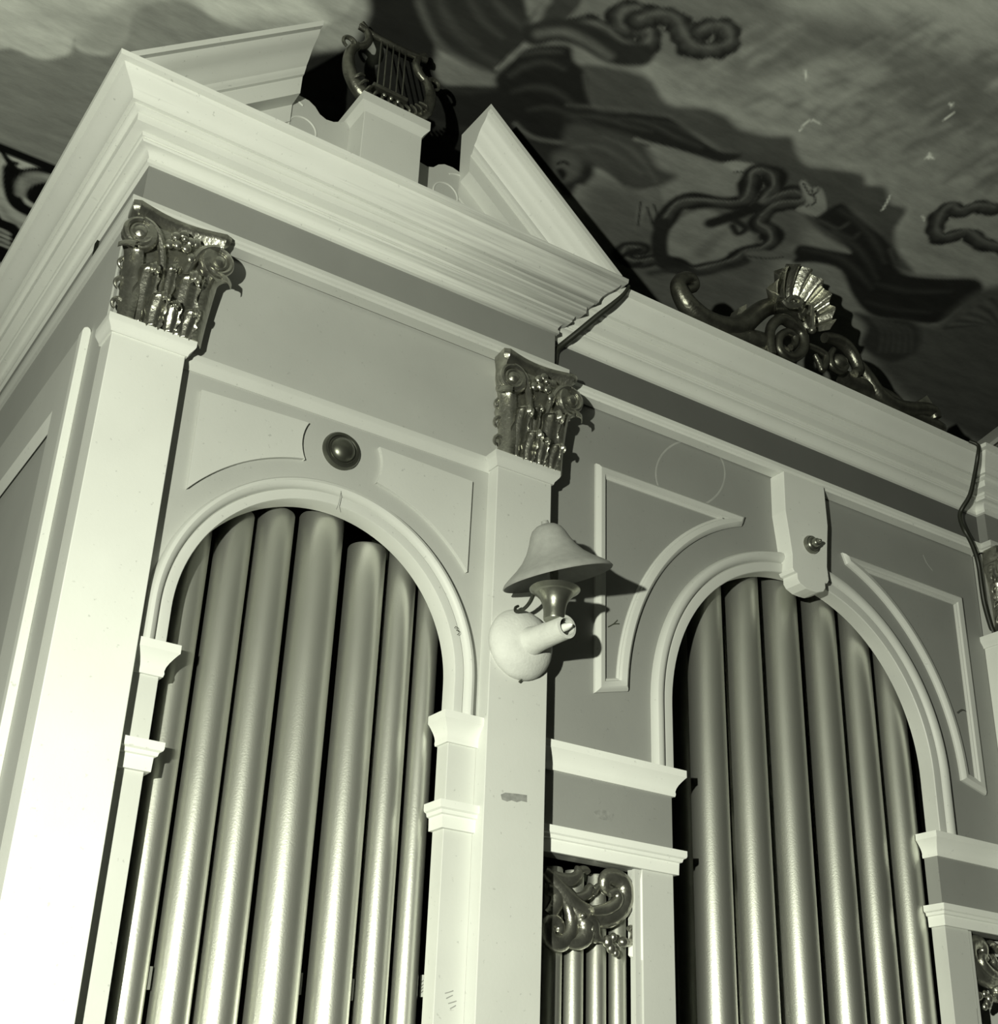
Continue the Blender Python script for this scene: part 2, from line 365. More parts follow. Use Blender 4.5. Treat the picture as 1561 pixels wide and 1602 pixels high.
# figure with dark jacket leaning over, arm to the shield
pt.fill(z2([(930, 345), (1010, 260), (1090, 205), (1250, 200), (1275, 260), (1325, 320), (1345, 420), (1380, 470), (1561, 490), (1700, 530), (1600, 640), (1400, 610), (1200, 620), (1080, 590), (1030, 520), (1000, 420)]), 0.035, 0.012)
pt.fill(z2([(1030, 600), (1200, 620), (1330, 640), (1365, 740), (1330, 800), (1290, 810), (1250, 860), (1150, 760)]), 0.05, 0.015)
pt.fill(z2([(1190, 660), (1290, 670), (1300, 760), (1220, 800), (1180, 740)]), 0.13, 0.02)
pt.line(z2([(1020, 540), (1100, 600), (1250, 625), (1400, 640)]), .007, .20, .01, .8)
pt.fill(z3([(-80, 410), (80, 420), (200, 435), (310, 450), (400, 510), (500, 572), (578, 585), (560, 612), (500, 620), (400, 590), (310, 570), (200, 530), (60, 500), (-80, 520)]), 0.045, 0.012)
pt.fill(z3([(-80, 480), (60, 490), (190, 530), (240, 590), (270, 640), (335, 670), (270, 712), (160, 722), (60, 640), (-80, 600)]), 0.11, 0.02)
pt.line(z3([(180, 530), (260, 555), (340, 575), (460, 620)]), .006, .36, .008, .8)
pt.fill(z3([(515, 625), (560, 615), (640, 625), (700, 640), (742, 685), (715, 680), (690, 665), (620, 655), (560, 655)]), 0.40, 0.006)
pt.line(z3([(560, 655), (620, 656), (690, 668), (740, 690)]), .0035, .06, .005)
pt.fill(z3([(210, 725), (270, 720), (285, 800), (290, 860), (255, 850), (225, 800), (195, 860), (180, 830), (195, 770)]), 0.24, 0.008)
for P in ([(200, 770), (190, 860)], [(225, 790), (245, 850)], [(250, 780), (280, 860)]): pt.line(z3([P[0], ((P[0][0] + P[1][0]) / 2, (P[0][1] + P[1][1]) / 2), P[1]]), .003, .05, .005)
# folds of the jackets and light rims
for P, w_, v in [([(-60, 440), (60, 450), (160, 480), (240, 500)], .008, .10), ([(120, 450), (230, 470), (330, 520), (430, 560)], .007, .11), ([(250, 460), (330, 480), (420, 530)], .005, .09),
                 ([(-60, 560), (40, 560), (120, 600), (200, 660)], .009, .17), ([(60, 520), (150, 560), (210, 620), (260, 690)], .008, .18), ([(-20, 620), (60, 640), (140, 700)], .008, .06),
                 ([(-80, 400), (80, 412), (200, 428), (310, 444)], .004, .22), ([(320, 450), (400, 500), (500, 566), (570, 580)], .004, .20)]:
    pt.line(z3(P), w_, v, .014, .75, True)
for P, w_, v in [([(1000, 330), (1060, 290), (1150, 270), (1230, 300)], .010, .09), ([(1010, 400), (1100, 380), (1200, 400), (1290, 470)], .010, .085), ([(1080, 480), (1180, 470), (1290, 520), (1400, 560)], .010, .08), ([(1050, 240), (1130, 225), (1220, 225)], .006, .12),
                 ([(1320, 330), (1345, 420), (1385, 475), (1500, 490)], .004, .17), ([(700, 40), (760, 120), (860, 190)], .010, .09), ([(820, 0), (880, 90), (960, 160)], .012, .10), ([(930, 0), (980, 60), (1050, 120)], .010, .11),
                 ([(640, 400), (720, 390), (820, 400), (930, 390)], .010, .06), ([(640, 520), (760, 560), (860, 560)], .012, .055)]:
    pt.line(z2(P), w_, v, .016, .8, True)
pt.fill(z2([(1200, 690), (1240, 670), (1290, 690), (1300, 740), (1260, 780), (1210, 770)]), .17, .02, .8); pt.line(z2([(1205, 715), (1230, 705), (1250, 715)]), .005, .04, .006); pt.fill(z2([(1200, 745), (1225, 735), (1245, 760), (1225, 785)]), .03, .01)
# framed shield
pt.fill(z3([(310, 880), (370, 820), (470, 800), (540, 850), (620, 890), (630, 940), (560, 990), (420, 1010), (320, 990), (300, 940)]), 0.34, 0.012)
pt.fill(z3([(400, 960), (500, 880), (530, 890), (440, 980)]), 0.2, 0.02, .7)
ring = [(285, 850), (340, 780), (420, 765), (540, 775), (600, 760), (620, 700), (625, 665), (660, 650), (700, 665), (710, 710), (680, 750), (650, 790), (700, 760), (770, 735), (820, 745), (815, 770), (740, 775), (690, 800), (650, 850), (690, 880), (700, 920), (660, 950), (600, 960), (560, 990), (480, 1015), (400, 1030), (330, 1010), (260, 990), (190, 1000), (140, 980), (150, 945), (200, 950)]
pt.line(z3(ring), .034, .035, .010, wob=.25, nw=14); pt.line(z3(ring), .014, .12, .014, .8, wob=.5, nw=17); pt.line(z3([(x - 4, y - 6) for x, y in ring]), .004, .24, .006, .8, wob=.6, nw=11)
pt.line(z3([(285, 850), (270, 920), (285, 990), (380, 1035)]), .026, .045, .01); pt.line(z3([(470, 850), (560, 820), (640, 790)]), .024, .04, .012)
pt.line(z3([(560, 840), (600, 870), (570, 890), (550, 860)]), .012, .05, .01); pt.line(z3([(240, 1040), (330, 1030), (450, 1040), (600, 1000)]), .012, .07, .02)
# right-hand figure: sleeve, hand, dark coat
pt.fill(z3([(790, 800), (830, 770), (805, 700), (825, 688), (850, 715), (885, 715), (905, 760), (905, 810), (870, 825)]), 0.36, 0.006)
pt.line(z3([(820, 700), (850, 745), (880, 720)]), .003, .05, .004); pt.line(z3([(850, 720), (865, 770)  , (830, 785)]), .003, .06, .004)
pt.fill(z3([(870, 835), (910, 800), (975, 772), (1010, 810), (1060, 850), (1120, 900), (1170, 960), (1200, 1040), (1330, 1060), (1480, 1065), (1500, 1120), (1420, 1170), (1330, 1230), (1200, 1220), (1080, 1200), (1010, 1130), (960, 1030), (860, 1000), (780, 1000), (790, 945), (830, 935), (960, 960), (1000, 960), (950, 900), (900, 870)]), 0.04, 0.012)
pt.line(z3([(880, 840), (950, 870), (990, 850)]), .005, .12, .01); pt.line(z3([(930, 880), (1000, 910), (1030, 890)]), .006, .10, .012, .8)
pt.fill(z3([(600, 960), (680, 955), (780, 965), (780, 990), (690, 985), (620, 990)]), 0.2, 0.01); pt.line(z3([(600, 975), (680, 985), (740, 980)]), .003, .07, .006)
for P, w_, v in [([(960, 800), (1030, 850), (1090, 920), (1130, 1000)], .010, .09), ([(900, 850), (970, 900), (1040, 960), (1100, 1060)], .010, .085), ([(820, 950), (920, 970), (1000, 1010), (1080, 1100)], .010, .085),
                 ([(1150, 950), (1195, 1035), (1330, 1052), (1470, 1060)], .004, .17), ([(1100, 1080), (1220, 1110), (1380, 1110)], .012, .075), ([(1060, 1150), (1180, 1180), (1300, 1190)], .010, .07), ([(980, 775), (1060, 842), (1120, 890)], .004, .18)]:
    pt.line(z3(P), w_, v, .016, .8, True)
pt.fill(z3([(1010, 1190), (1120, 1210), (1250, 1230), (1255, 1330), (1150, 1380), (1040, 1320), (1060, 1250)]), 0.07, 0.02)
pt.fill(z3([(1330, 1250), (1450, 1130), (1561, 1090), (1700, 1120), (1700, 1420), (1500, 1380), (1380, 1320)]), 0.12, 0.03)
for i in range(9): pt.line(z3([(1360 + i * 22, 1250 - i * 14), (1460 + i * 15, 1240 - i * 5), (1600, 1230 + i * 14)]), .005, .05 + .12 * (i % 2), .012, .7)
for i in range(6): pt.line(z3([(1080 + 25 * i, 1210 + 6 * i), (1120 + 22 * i, 1270), (1110 + 24 * i, 1340)]), .005, .15, .012, .5)
# ribbons
def ribbon(P, w):
    pt.line(z3(P), w, .035, .008, wob=.22); pt.line(z3([(x + 4, y - 5) for x, y in P]), w * .55, .11, .016, .8, wob=.3, nw=13); pt.line(z3([(x + 7, y - 12) for x, y in P]), w * .16, .22, .010, .7, wob=.5, nw=7)
ribbon([(-60, 110), (0, 100), (60, 120), (110, 160), (170, 190), (220, 170), (225, 130), (170, 110), (120, 110), (120, 60), (170, 40), (220, 60), (230, 75)], .036)
ribbon([(190, 80), (260, 60), (330, 80), (360, 140), (400, 185), (480, 190), (535, 165), (520, 115), (470, 105), (420, 125)], .034)
pt.line(z2([(1240, 0), (1200, 40), (1160, 80), (1110, 130)]), .040, .08, .01); pt.line(z2([(1160, 0), (1130, 40), (1110, 100)]), .012, .25, .012)
pt.line(z2([(1110, 150), (1200, 130), (1330, 160), (1450, 230), (1561, 240)]), .040, .05, .012); pt.line(z2([(1120, 150), (1230, 140), (1330, 180), (1430, 245)]), .012, .22, .016, .8)
ribbon([(1540, 800), (1480, 790), (1410, 810), (1380, 790), (1340, 820), (1320, 880), (1350, 910), (1440, 890), (1500, 930), (1600, 960), (1640, 1020)], .030)
pt.line(z2([(1560, 1090), (1500, 1110), (1480, 1130), (1520, 1160), (1561, 1150)]), .012, .04, .008)
# cracks and flaked paint
for P in ([(825, 270), (830, 300)], [(805, 498), (830, 468), (860, 458), (885, 470)], [(1355, 455), (1390, 430)], [(1270, 820), (1280, 838)], [(1120, 800), (1150, 745)]):
    pt.line(z3(P if len(P) > 2 else [P[0], ((P[0][0] + P[1][0]) / 2 + 2, (P[0][1] + P[1][1]) / 2), P[1]]), .003, .9, .003, .9)
for P in ([(1372, 395), (1390, 395), (1385, 412)], [(1300, 580), (1318, 605), (1282, 606)]): pt.fill(z3(P), .9, .004, 1, False)
# painted scroll border along the far edge of the ceiling
def wp(pts): return np.array([bp(x / 7.28, 200 + y / 7.28, 2, ZC)[:2] for x, y in pts])
pt.fill(np.array([(-3, 1.045), (7, 1.045), (7, 2.3), (-3, 2.3)]), 0.62, .004, 1, False)
pt.fill(np.array([(-3, 1.75), (7, 1.75), (7, 2.3), (-3, 2.3)]), 0.10, .01, 1, False)
pt.line(np.array([(-3, 1.06), (2, 1.06), (7, 1.06)]), .020, .012, .006)
pt.fill(wp([(-40, 200), (30, 230), (120, 360), (220, 400), (180, 450), (280, 480), (280, 540), (110, 490), (60, 380)]), 0.012, .006)
pt.line(wp([(130, 480), (125, 620), (140, 720), (160, 800), (210, 880), (300, 940), (420, 990)]), .026, .012, .008)
pt.line(wp([(250, 530), (360, 500), (480, 490), (600, 500), (700, 540)]), .018, .012, .008)
pt.line(wp([(290, 760), (300, 690), (350, 620), (440, 590), (520, 620)]), .018, .34, .01)
pt.line(wp([(560, 680), (470, 690), (400, 740), (390, 800), (450, 840)]), .024, .012, .008)
pt.line(wp([(215, 760), (220, 640), (300, 550), (430, 530), (560, 560)]), .012, .4, .01, .8)
pt.line(wp([(20, 900), (80, 1000), (180, 1080), (300, 1120)]), .010, .40, .015)
pt.fill(wp([(-60, 960), (30, 1040), (230, 1150), (320, 1500), (-60, 1500)]), 0.012, .008)
for k in range(4): pt.line(wp([(-60, 1140 + 55 * k), (20, 1165 + 55 * k), (95, 1205 + 52 * k)]), .009, .45, .006)
V = np.stack([pt.X, pt.Y, np.full(pt.X.shape, ZC)], 1)
painted_mesh('ceiling', V, len(xs), len(ys), np.clip(1.06 * pt.C ** 2 / (pt.C + .028), 0.004, .95), 'painted_ceiling')

wb = G().box(-3, 7, YB, YB + .1, 0, ZC).out('wall_back', 'dark', smooth=0); wb['kind'] = 'structure'
fl = G().box(-3, 7, -4.0, YB, -0.1, 0.0).out('floor', 'floor', smooth=0); fl['kind'] = 'structure'

# ------------------------------------------------------------------ organ case
YF = -0.04                       # pilaster / entablature front of the towers
SET = 0.032                      # the middle bay stands this far back
Z0 = 0.95                        # underside of the piers (top of the plinth)
CORN = [(-.013, 3.558), (-.0055, 3.560), (-.0050, 3.5690), (-.0085, 3.5700), (-.0075, 3.5770), (-.0035, 3.5840), (.003, 3.5890), (.010, 3.5915), (.0165, 3.5918), (.0190, 3.5965), (.0165, 3.6010), (.0215, 3.6025),
        (.0235, 3.6090), (.0200, 3.6110), (.0440, 3.6170), (.0455, 3.6360), (.0420, 3.6370), (.0525, 3.6385), (.0590, 3.6420), (.0590, 3.6455), (.0560, 3.6470), (.0674, 3.6480), (.0690, 3.656), (.0740, 3.665), (.0820, 3.673),
        (.0915, 3.680), (.1000, 3.6865), (.1060, 3.6925), (.1080, 3.697), (.1040, 3.698), (.1215, 3.700), (.1227, 3.712), (-.06, 3.712), (-.06, 3.558)]
ARCHI = [(-.03, 3.424), (.004, 3.424), (.006, 3.4295), (.0115, 3.432), (.0145, 3.437), (.0145, 3.448), (-.03, 3.448)]
FRIE = [(-.05, 3.44), (-.013, 3.44), (-.013, 3.565), (-.05, 3.565)]
PCAP = [(-.004, 3.112), (.004, 3.112), (.0055, 3.118), (.0085, 3.122), (.0145, 3.130), (.0158, 3.134), (.0158, 3.147), (-.004, 3.147)]
IMP1 = [(-.004, 2.434), (.006, 2.434), (.0075, 2.440), (.0065, 2.446), (.0085, 2.454), (.0125, 2.462), (.018, 2.470), (.0235, 2.477), (.0265, 2.480), (.0265, 2.497), (-.004, 2.497)]
IMP2 = [(-.004, 2.250), (.0095, 2.250), (.0105, 2.277), (.0155, 2.279), (.0175, 2.286), (.0225, 2.289), (.0240, 2.293), (.0240, 2.305), (-.004, 2.305)]

def arch_wall(gm, x0, x1, zb, z1, cx, zs, r, y0, y1, n=48):
    gm.box(x0, cx - r, y0, y1, zb, z1); gm.box(cx + r, x1, y0, y1, zb, z1)
    A = arc(cx, zs, r, math.pi, 0, n); V = []; Fc = []
    for x, z in A: V += [(x, y0, z), (x, y1, z), (x, y0, z1), (x, y1, z1)]
    for i in range(n):
        a = 4 * i; b = a + 4; Fc += [(a, b, b + 2, a + 2), (a + 1, a + 3, b + 3, b + 1), (a, a + 1, b + 1, b), (a + 2, b + 2, b + 3, a + 3)]
    return gm.add(V, Fc)

def archivolt(cx, zs, zb, r, wd, y, back):
    path = [(cx + r, zb)] + arc(cx, zs, r, 0, math.pi, 64) + [(cx - r, zb)]
    P = [(0, -back), (0, .010), (.03 * wd, .0125), (.40 * wd, .014), (.44 * wd, .0135), (.48 * wd, .0085), (.53 * wd, .0165), (.62 * wd, .0225), (.76 * wd, .0250), (.90 * wd, .0225), (.97 * wd, .017), (wd, .006), (wd, -.004)]
    return G().sweep(path, P, onwall(y))

def leaf(gm, base, h, wd, lean, curl, side=0.0, n=34, k=15, lobes=3.5, twist=0.0):
    """acanthus leaf: rises from base, bulges to the viewer and rolls over at the tip"""
    A = []
    for i in range(n):
        t = i / (n - 1)
        if t < .62: q = t / .62; zz = h * .92 * q; yy = -lean * q ** 1.6
        else:
            a = (t - .62) / .38 * math.pi * 1.25; zz = h * .92 + curl * math.sin(a); yy = -lean - curl * (1 - math.cos(a))
        lob = .72 + .28 * abs(math.sin(lobes * math.pi * t + .4))
        ww = wd * (.60 + .40 * math.sin(math.pi * min(1, t * 1.15))) * (1 - .45 * max(0, t - .75) / .25)
        row = []
        for j in range(k):
            s = -1 + 2 * j / (k - 1)
            prof = .30 * wd * (1 - abs(s)) ** 1.3 + .16 * wd * s * s * lob - .10 * wd * math.exp(-((abs(s) - .55) / .16) ** 2)
            e = s * (1 if abs(s) < .7 else lob + (1 - lob) * (1 - abs(s)) / .3)
            row.append((base[0] + e * ww + side * h * t * t + twist * math.sin(t * 3), base[1] + yy - prof, base[2] + zz - .22 * wd * s * s + .10 * wd * abs(s) * math.sin(lobes * 2 * math.pi * t)))
        A.append(row)
    return gm.grid(A)

def spiral(c, r0, turns, a0, y, dirn=1, n=26, pull=.8, dep=0.0):
    return [(c[0] + r0 * (1 - pull * i / n) * math.cos(a0 + dirn * turns * 2 * math.pi * i / n), y - dep * i / n, c[1] + r0 * (1 - pull * i / n) * math.sin(a0 + dirn * turns * 2 * math.pi * i / n)) for i in range(n + 1)]

def capital(parent, xc, m):
    """gilded pilaster capital, z 3.147 to 3.424, bell behind leaves and volutes"""
    zb = 3.147; H = 0.276
    bell = G(); sec = []
    for t, hw, yf in [(0, .074, -.044), (.3, .072, -.046), (.6, .076, -.052), (.82, .088, -.060), (.86, .088, -.060)]:
        sec.append([(xc - hw, .0), (xc - hw, yf + .006), (xc - hw + .006, yf), (xc + hw - .006, yf), (xc + hw, yf + .006), (xc + hw, .0)])
    V = [(x, y, zb + t * H) for (t, _, _), s in zip([(0, 0, 0), (.3, 0, 0), (.6, 0, 0), (.82, 0, 0), (.86, 0, 0)], sec) for x, y in s]
    Fc = [(j * 6 + i, j * 6 + (i + 1) % 6, (j + 1) * 6 + (i + 1) % 6, (j + 1) * 6 + i) for j in range(4) for i in range(6)] + [tuple(range(6)), tuple(range(24, 30))]
    cap = bell.add(V, Fc).out('capital', m, parent, smooth=30)
    # abacus with hollowed front and horned corners
    def ab(o): return [(xc - .088, .0)] + [(xc - .100 - o, -.02), (xc - .106 - o, -.066 - o), (xc - .096, -.073 - o)] + \
        [(xc - .096 + .194 * i / 12, -.073 - o + (.018) * math.sin(math.pi * i / 12)) for i in range(1, 12)] + [(xc + .098, -.073 - o), (xc + .108 + o, -.066 - o), (xc + .104 + o, -.02), (xc + .088, .0)]
    V = []; hs = [(.862, -.012), (.885, -.010), (.905, -.006), (.93, .001), (.955, .004), (.975, .0045), (1.0, .0045)]
    for t, o in hs: V += [(x, y, zb + t * H) for x, y in ab(o)]
    k = len(ab(0)); Fc = [(j * k + i, j * k + (i + 1) % k, (j + 1) * k + (i + 1) % k, (j + 1) * k + i) for j in range(len(hs) - 1) for i in range(k)] + [tuple(range(k)), tuple(range((len(hs) - 1) * k, len(hs) * k))]
    G().add(V, Fc).out('abacus', m, cap, smooth=35)
    for sg in (-1, 1):
        vx = xc + sg * .081; vz = zb + .195
        v = G(); v.lathe([(.0, .0), (.036, .0), (.0385, .010), (.035, .018), (.022, .021), (.014, .022), (.013, .029), (.006, .033), (.0005, .034)], (vx, -.058, vz), (sg * .30, -1, -.05), 26)
        ax = np.array([sg * .30, -1, -.05]); ax /= np.linalg.norm(ax)
        sp = [np.array((x, 0, z)) for x, _, z in spiral((0, 0), .0325, 1.7, math.pi / 2, 0, -sg, 30, .62)]
        v.tube([np.array((vx, -.058, vz)) + q - ax * 0 + ax * .020 + np.array([0, q[0] * ax[0] * .3 * -1 * sg, 0]) for q in sp], [.0072, .0035], 8, 2)
        v.out('volute', m, cap)
        # stalk that runs into the volute and big plain corner leaf rolled under it
        s = G(); s.tube([(xc + sg * .018, -.056, zb + .075), (xc + sg * .022, -.060, zb + .12), (xc + sg * .030, -.066, zb + .165), (xc + sg * .045, -.072, zb + .205), (xc + sg * .066, -.076, zb + .224), (xc + sg * .085, -.078, zb + .229)], [.005, .008, .010, .008], 8, 4).out('helix', m, cap)
        L = G(); A = []
        for i in range(20):
            t = i / 19
            if t < .72: q = t / .72; zz = .150 * q; off = .004 + .012 * q * q
            else: a = (t - .72) / .28 * 3.4; zz = .150 + .017 * math.sin(a); off = .016 + .017 * (1 - math.cos(a))
            ww = .019 * (1 + .25 * math.sin(math.pi * t))
            A.append([(xc + sg * (.074 + off * .75) + s_ * ww * .75, -.044 - off * .8 - .009 * math.cos(s_ * 1.5) + sg * s_ * ww * .5, zb + zz) for s_ in np.linspace(-1, 1, 9)])
        L.grid(A).out('corner_leaf', m, cap)
    for x, h, wd, ln, cu in [(-.050, .120, .027, .020, .016), (.034, .130, .031, .022, .018)]:
        leaf(G(), (xc + x, -.048, zb), h, wd, ln, cu).out('leaf', m, cap, smooth=80)
    for x, h, wd, ln, cu, sd in [(-.022, .060, .025, .016, .014, .10), (.014, .050, .019, .020, .011, -.16), (.048, .050, .020, .014, .012, .16)]:
        leaf(G(), (xc + x, -.054, zb), h, wd, ln, cu, side=sd).out('leaf', m, cap, smooth=80)
    leaf(G(), (xc - .004, -.052, zb + .06), .085, .014, .012, .010).out('leaf', m, cap, smooth=80)
    # little side foliage seen in profile
    sd = G()
    for i, (zz, r_) in enumerate([(.02, .009), (.05, .011), (.085, .010), (.12, .013), (.155, .012), (.19, .010), (.215, .012)]):
        sd.ball((xc - .082 - .004 * (i % 2) - .0012 * i, -.030, zb + zz), r_, r_ * 1.3, r_ * 1.25, 10, 6)
    sd.out('side_foliage', m, cap)
    cu = G()
    for z0_, r_, up_ in ((.035, .011, 1), (.085, .012, 1), (.135, .012, 1), (.180, .010, 1)):
        cu.tube([(xc - .078, -.034, zb + z0_ - .022), (xc - .084, -.036, zb + z0_ - .004)] + [(xc - .084 - r_ + r_ * math.cos(a), -.036 - .2 * r_ * math.sin(a), zb + z0_ + r_ * math.sin(a)) for a in np.linspace(.3, 4.4, 8)], [.006, .0075, .005, .003], 8, 3)
    cu.out('side_leaf', m, cap)
    ro = G(); c = np.array((xc + .004, -.083, zb + .212))
    for i in range(5):
        a = math.radians(90 + 72 * i); ro.ball(c + np.array((.0165 * math.cos(a), .003, .0165 * math.sin(a))), .0115, .008, .0115, 10, 6)
    ro.ball(c + np.array((0, -.007, 0)), .0075, .007, .0075, 10, 6)
    for q in ((-.026, -.016), (.024, -.030), (.03, .012)): ro.ball(c + np.array((q[0], .006, q[1])), .010, .006, .012, 10, 6)
    ro.out('rosette', m, cap)
    return cap

def build_tower(name, dx, label, end_side, capmat):
    """tower with arch between two pilasters, entablature and broken pediment; dx moves the drawing along the front"""
    t = thing(name, (1.116 + dx, 0.3, 0), label, 'organ case')
    X = lambda x: x + dx
    xl, xr = X(.5675), X(1.688)
    p0, p1, p2, p3 = X(.568), X(.725), X(1.508), X(1.664)
    cx = X(1.1125); zs = 2.573; r = .324
    yback = 2.29 if end_side else .20
    # plinth, pilasters
    G().box(X(.56), X(1.672), -.06, .5, 0.0, Z0).out('plinth', 'grey', t, smooth=0, bevel=.006)
    for a, b in ((p0, p1), (p2, p3)):
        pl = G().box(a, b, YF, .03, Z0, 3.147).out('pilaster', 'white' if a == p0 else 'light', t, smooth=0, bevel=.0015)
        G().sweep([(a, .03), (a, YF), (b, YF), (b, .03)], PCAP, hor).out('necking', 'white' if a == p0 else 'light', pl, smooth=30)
    w = G(); arch_wall(w, p1 - .01, p2 + .01, 2.47, 3.44, cx, zs, r + .004, 0, .03); w.box(p0 + .004, p1 - .01, 0, .03, 3.1, 3.44); w.box(p2 + .01, p3 - .004, 0, .03, 3.1, 3.44)
    w.out('wall_panel', 'grey', t, smooth=30)
    G().sweep([(p1, 0), (p2, 0)], [(a - .001, b - .004) for a, b in PCAP], hor).out('string_moulding', 'light', t, smooth=30)
    av = archivolt(cx, zs, 2.49, r, .050, 0, .035); o = av.out('archivolt', 'light', t, smooth=35)
    # raised spandrel panels
    mc = (X(1.118), 3.037)
    def span(mir):
        P = [(.781, 3.068), (1.031, 3.076)] + arc(1.118, 3.030, .098, math.radians(152), math.radians(208), 8)
        P += [q for q in arc(1.1125, 2.573, .421, math.radians(101.5), math.radians(141.5), 18)]
        if mir: P = [(2 * 1.120 - x, z) for x, z in P]
        return [(X(x), z) for x, z in P]
    for mir in (0, 1): G().prism(span(mir), -.010, .004).out('spandrel_panel', 'light', t, smooth=0, bevel=.0015)
    b = G().lathe([(.0, 0), (.0455, 0), (.0455, .006), (.042, .012), (.036, .013), (.034, .010), (.033, .009)], (mc[0], .001, mc[1]), (0, -1, 0), 40).out('medallion', 'bronze', t, label='dark bronze round boss with a raised rim')
    G().lathe([(.0305, .008), (.030, .014), (.025, .021), (.016, .026), (.007, .0285), (.0005, .029)], (mc[0], .001, mc[1]), (0, -1, 0), 36).out('dome', 'bronze', b)
    # piers with two imposts each
    for a, b, path in ((p1, X(.788), [(p1, 0), (X(.788), 0), (X(.788), .045)]), (X(1.4365), p2, [(X(1.4365), .045), (X(1.4365), 0), (p2, 0)])):
        pr = G().box(a, b, 0, .045, Z0, 2.475).out('pier', 'light', t, smooth=0, bevel=.0012)
        G().sweep(path, IMP1, hor).out('upper_impost', 'white', pr, smooth=30)
        G().sweep(path, IMP2, hor).out('lower_impost', 'white', pr, smooth=30)
    # inside of the case
    ib = G(); ib.box(X(.575), X(1.66), .30, .32, Z0, 3.70); ib.box(X(.60), X(.62), .09, .30, Z0, 3.70); ib.box(X(1.64), X(1.66), .04, .30, Z0, 3.70)
    ib.out('backboard', 'inside', t, smooth=0)
    G().box(X(.60), X(1.66), .03, .31, Z0, 1.02).out('pipe_shelf', 'dark', t, smooth=0)
    # entablature
    path = [(xl, yback), (xl, YF), (xr, YF), (xr, .12)]
    G().sweep(path, FRIE, hor).out('frieze', 'dark', t, smooth=0)
    G().sweep(path, ARCHI, hor).out('architrave_moulding', 'light', t, smooth=30)
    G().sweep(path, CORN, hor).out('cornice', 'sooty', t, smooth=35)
    G().box(xl, xr, YF + .02, yback, 3.70, 3.711).out('top_board', 'grey', t, smooth=0)
    # side of the tower
    if end_side:
        G().box(X(.568), X(.60), .03, 2.29, Z0, 3.44).out('side_wall', 'grey', t, smooth=0)
        sp = G(); sp.prism([(0, 0)] * 0 + [(X(.549), Z0), (X(.568), Z0), (X(.568), 3.205), (X(.5655), 3.213), (X(.5585), 3.217), (X(.5515), 3.213), (X(.549), 3.205)], .137, .165)
        sp.out('side_post', 'white', t, smooth=0, bevel=.002)
        G().box(X(.5495), X(.568), .165, .268, Z0, 3.20).out('side_stile', 'light', t, smooth=0)
        G().box(X(.5495), X(.568), .268, 2.29, 3.065, 3.20).out('side_rail', 'light', t, smooth=0)
        G().prism([(0, 0)] * 0 + [(X(.5495), 3.065), (X(.562), 3.065), (X(.562), 3.038)], .268, 2.29).out('panel_moulding', 'white', t, smooth=0)
    else:
        G().box(X(.568), X(.60), .03, .30, Z0, 3.44).out('side_wall', 'grey', t, smooth=0)
    G().box(X(1.64), X(1.664), .03, .30, Z0, 3.44).out('side_wall', 'grey', t, smooth=0)
    # broken pediment
    sl = .83; th = math.atan(sl)
    RK = [(-.02, -.165), (-.012, -.165), (-.012, -.125), (.030, -.122), (.032, -.083), (.040, -.081), (.043, -.076), (.047, -.071), (.048, -.066), (.058, -.058), (.068, -.045), (.080, -.035), (.095, -.028), (.104, -.020), (.108, -.013), (.1205, -.012), (.1215, 0), (-.02, 0)]
    def rake(mir):
        gm = G(); V = []; kx = 0.4647 if not mir else 1.7905; dirn = 1 if not mir else -1; xe = .886 if not mir else 1.365
        ends = [0.0, abs(xe - kx)]
        for e_i, e in enumerate(ends):
            for o, d in RK:
                vz = d / math.cos(th)                     # plumb-cut: perpendicular depth measured vertically
                if e_i == 0:                              # foot: clipped where the rake dies on the cornice
                    zt = max(3.7125, 3.7147 + vz); run = max(0.0, (zt - vz - 3.7147) / sl)
                    V.append((X(kx + dirn * run), YF - o, 3.7147 + vz + sl * run))
                else: V.append((X(kx + dirn * e), YF - o, 3.7147 + vz + sl * e))
        k = len(RK)
        gm.add(V, [(j, (j + 1) % k, k + (j + 1) % k, k + j) for j in range(k)] + [tuple(range(k)), tuple(range(k, 2 * k))])
        return gm
    for mir in (0, 1): rake(mir).out('raking_cornice', 'light', t, smooth=30)
    def tymp(mir):
        P = [(.60, 3.708), (.60, 3.72), (.845, 3.905), (.875, 3.939), (.905, 3.946), (.930, 3.944), (.948, 3.934), (.962, 3.918), (.980, 3.911), (1.000, 3.914), (1.024, 3.928), (1.06, 3.935), (1.06, 3.708)]
        return [(X(x if not mir else 2 * 1.1245 - x), z) for x, z in P]
    for mir in (0, 1):
        ty = G().prism(tymp(mir), -.022, .02).out('tympanum', 'grey', t, smooth=0, bevel=.0012)
        fx = (lambda x: X(x)) if not mir else (lambda x: X(2 * 1.1245 - x))
        for c, rr, a0, a1 in (((.880, 3.868), .062, 200, 55), ((.922, 3.848), .036, 190, -15)):
            pts = [(fx(c[0] + rr * math.cos(math.radians(a0 + (a1 - a0) * i / 16))), -.022, c[1] + rr * math.sin(math.radians(a0 + (a1 - a0) * i / 16))) for i in range(17)]
            G().tube(pts, .0026, 8, 1).out('volute_line', 'light', ty)
    pd = G().box(X(1.044), X(1.206), -.10, .03, 3.708, 3.925).out('pedestal', 'light', t, smooth=0, bevel=.0015)
    G().sweep([(X(1.044), .03), (X(1.044), -.10), (X(1.206), -.10), (X(1.206), .03)], [(-.08, 3.915), (.0, 3.915), (.003, 3.922), (.012, 3.933), (.014, 3.936), (.014, 3.962), (-.08, 3.962)], hor).out('pedestal_cap', 'light', pd, smooth=30)
    # capitals
    c1 = capital(t, X(.6635), capmat)
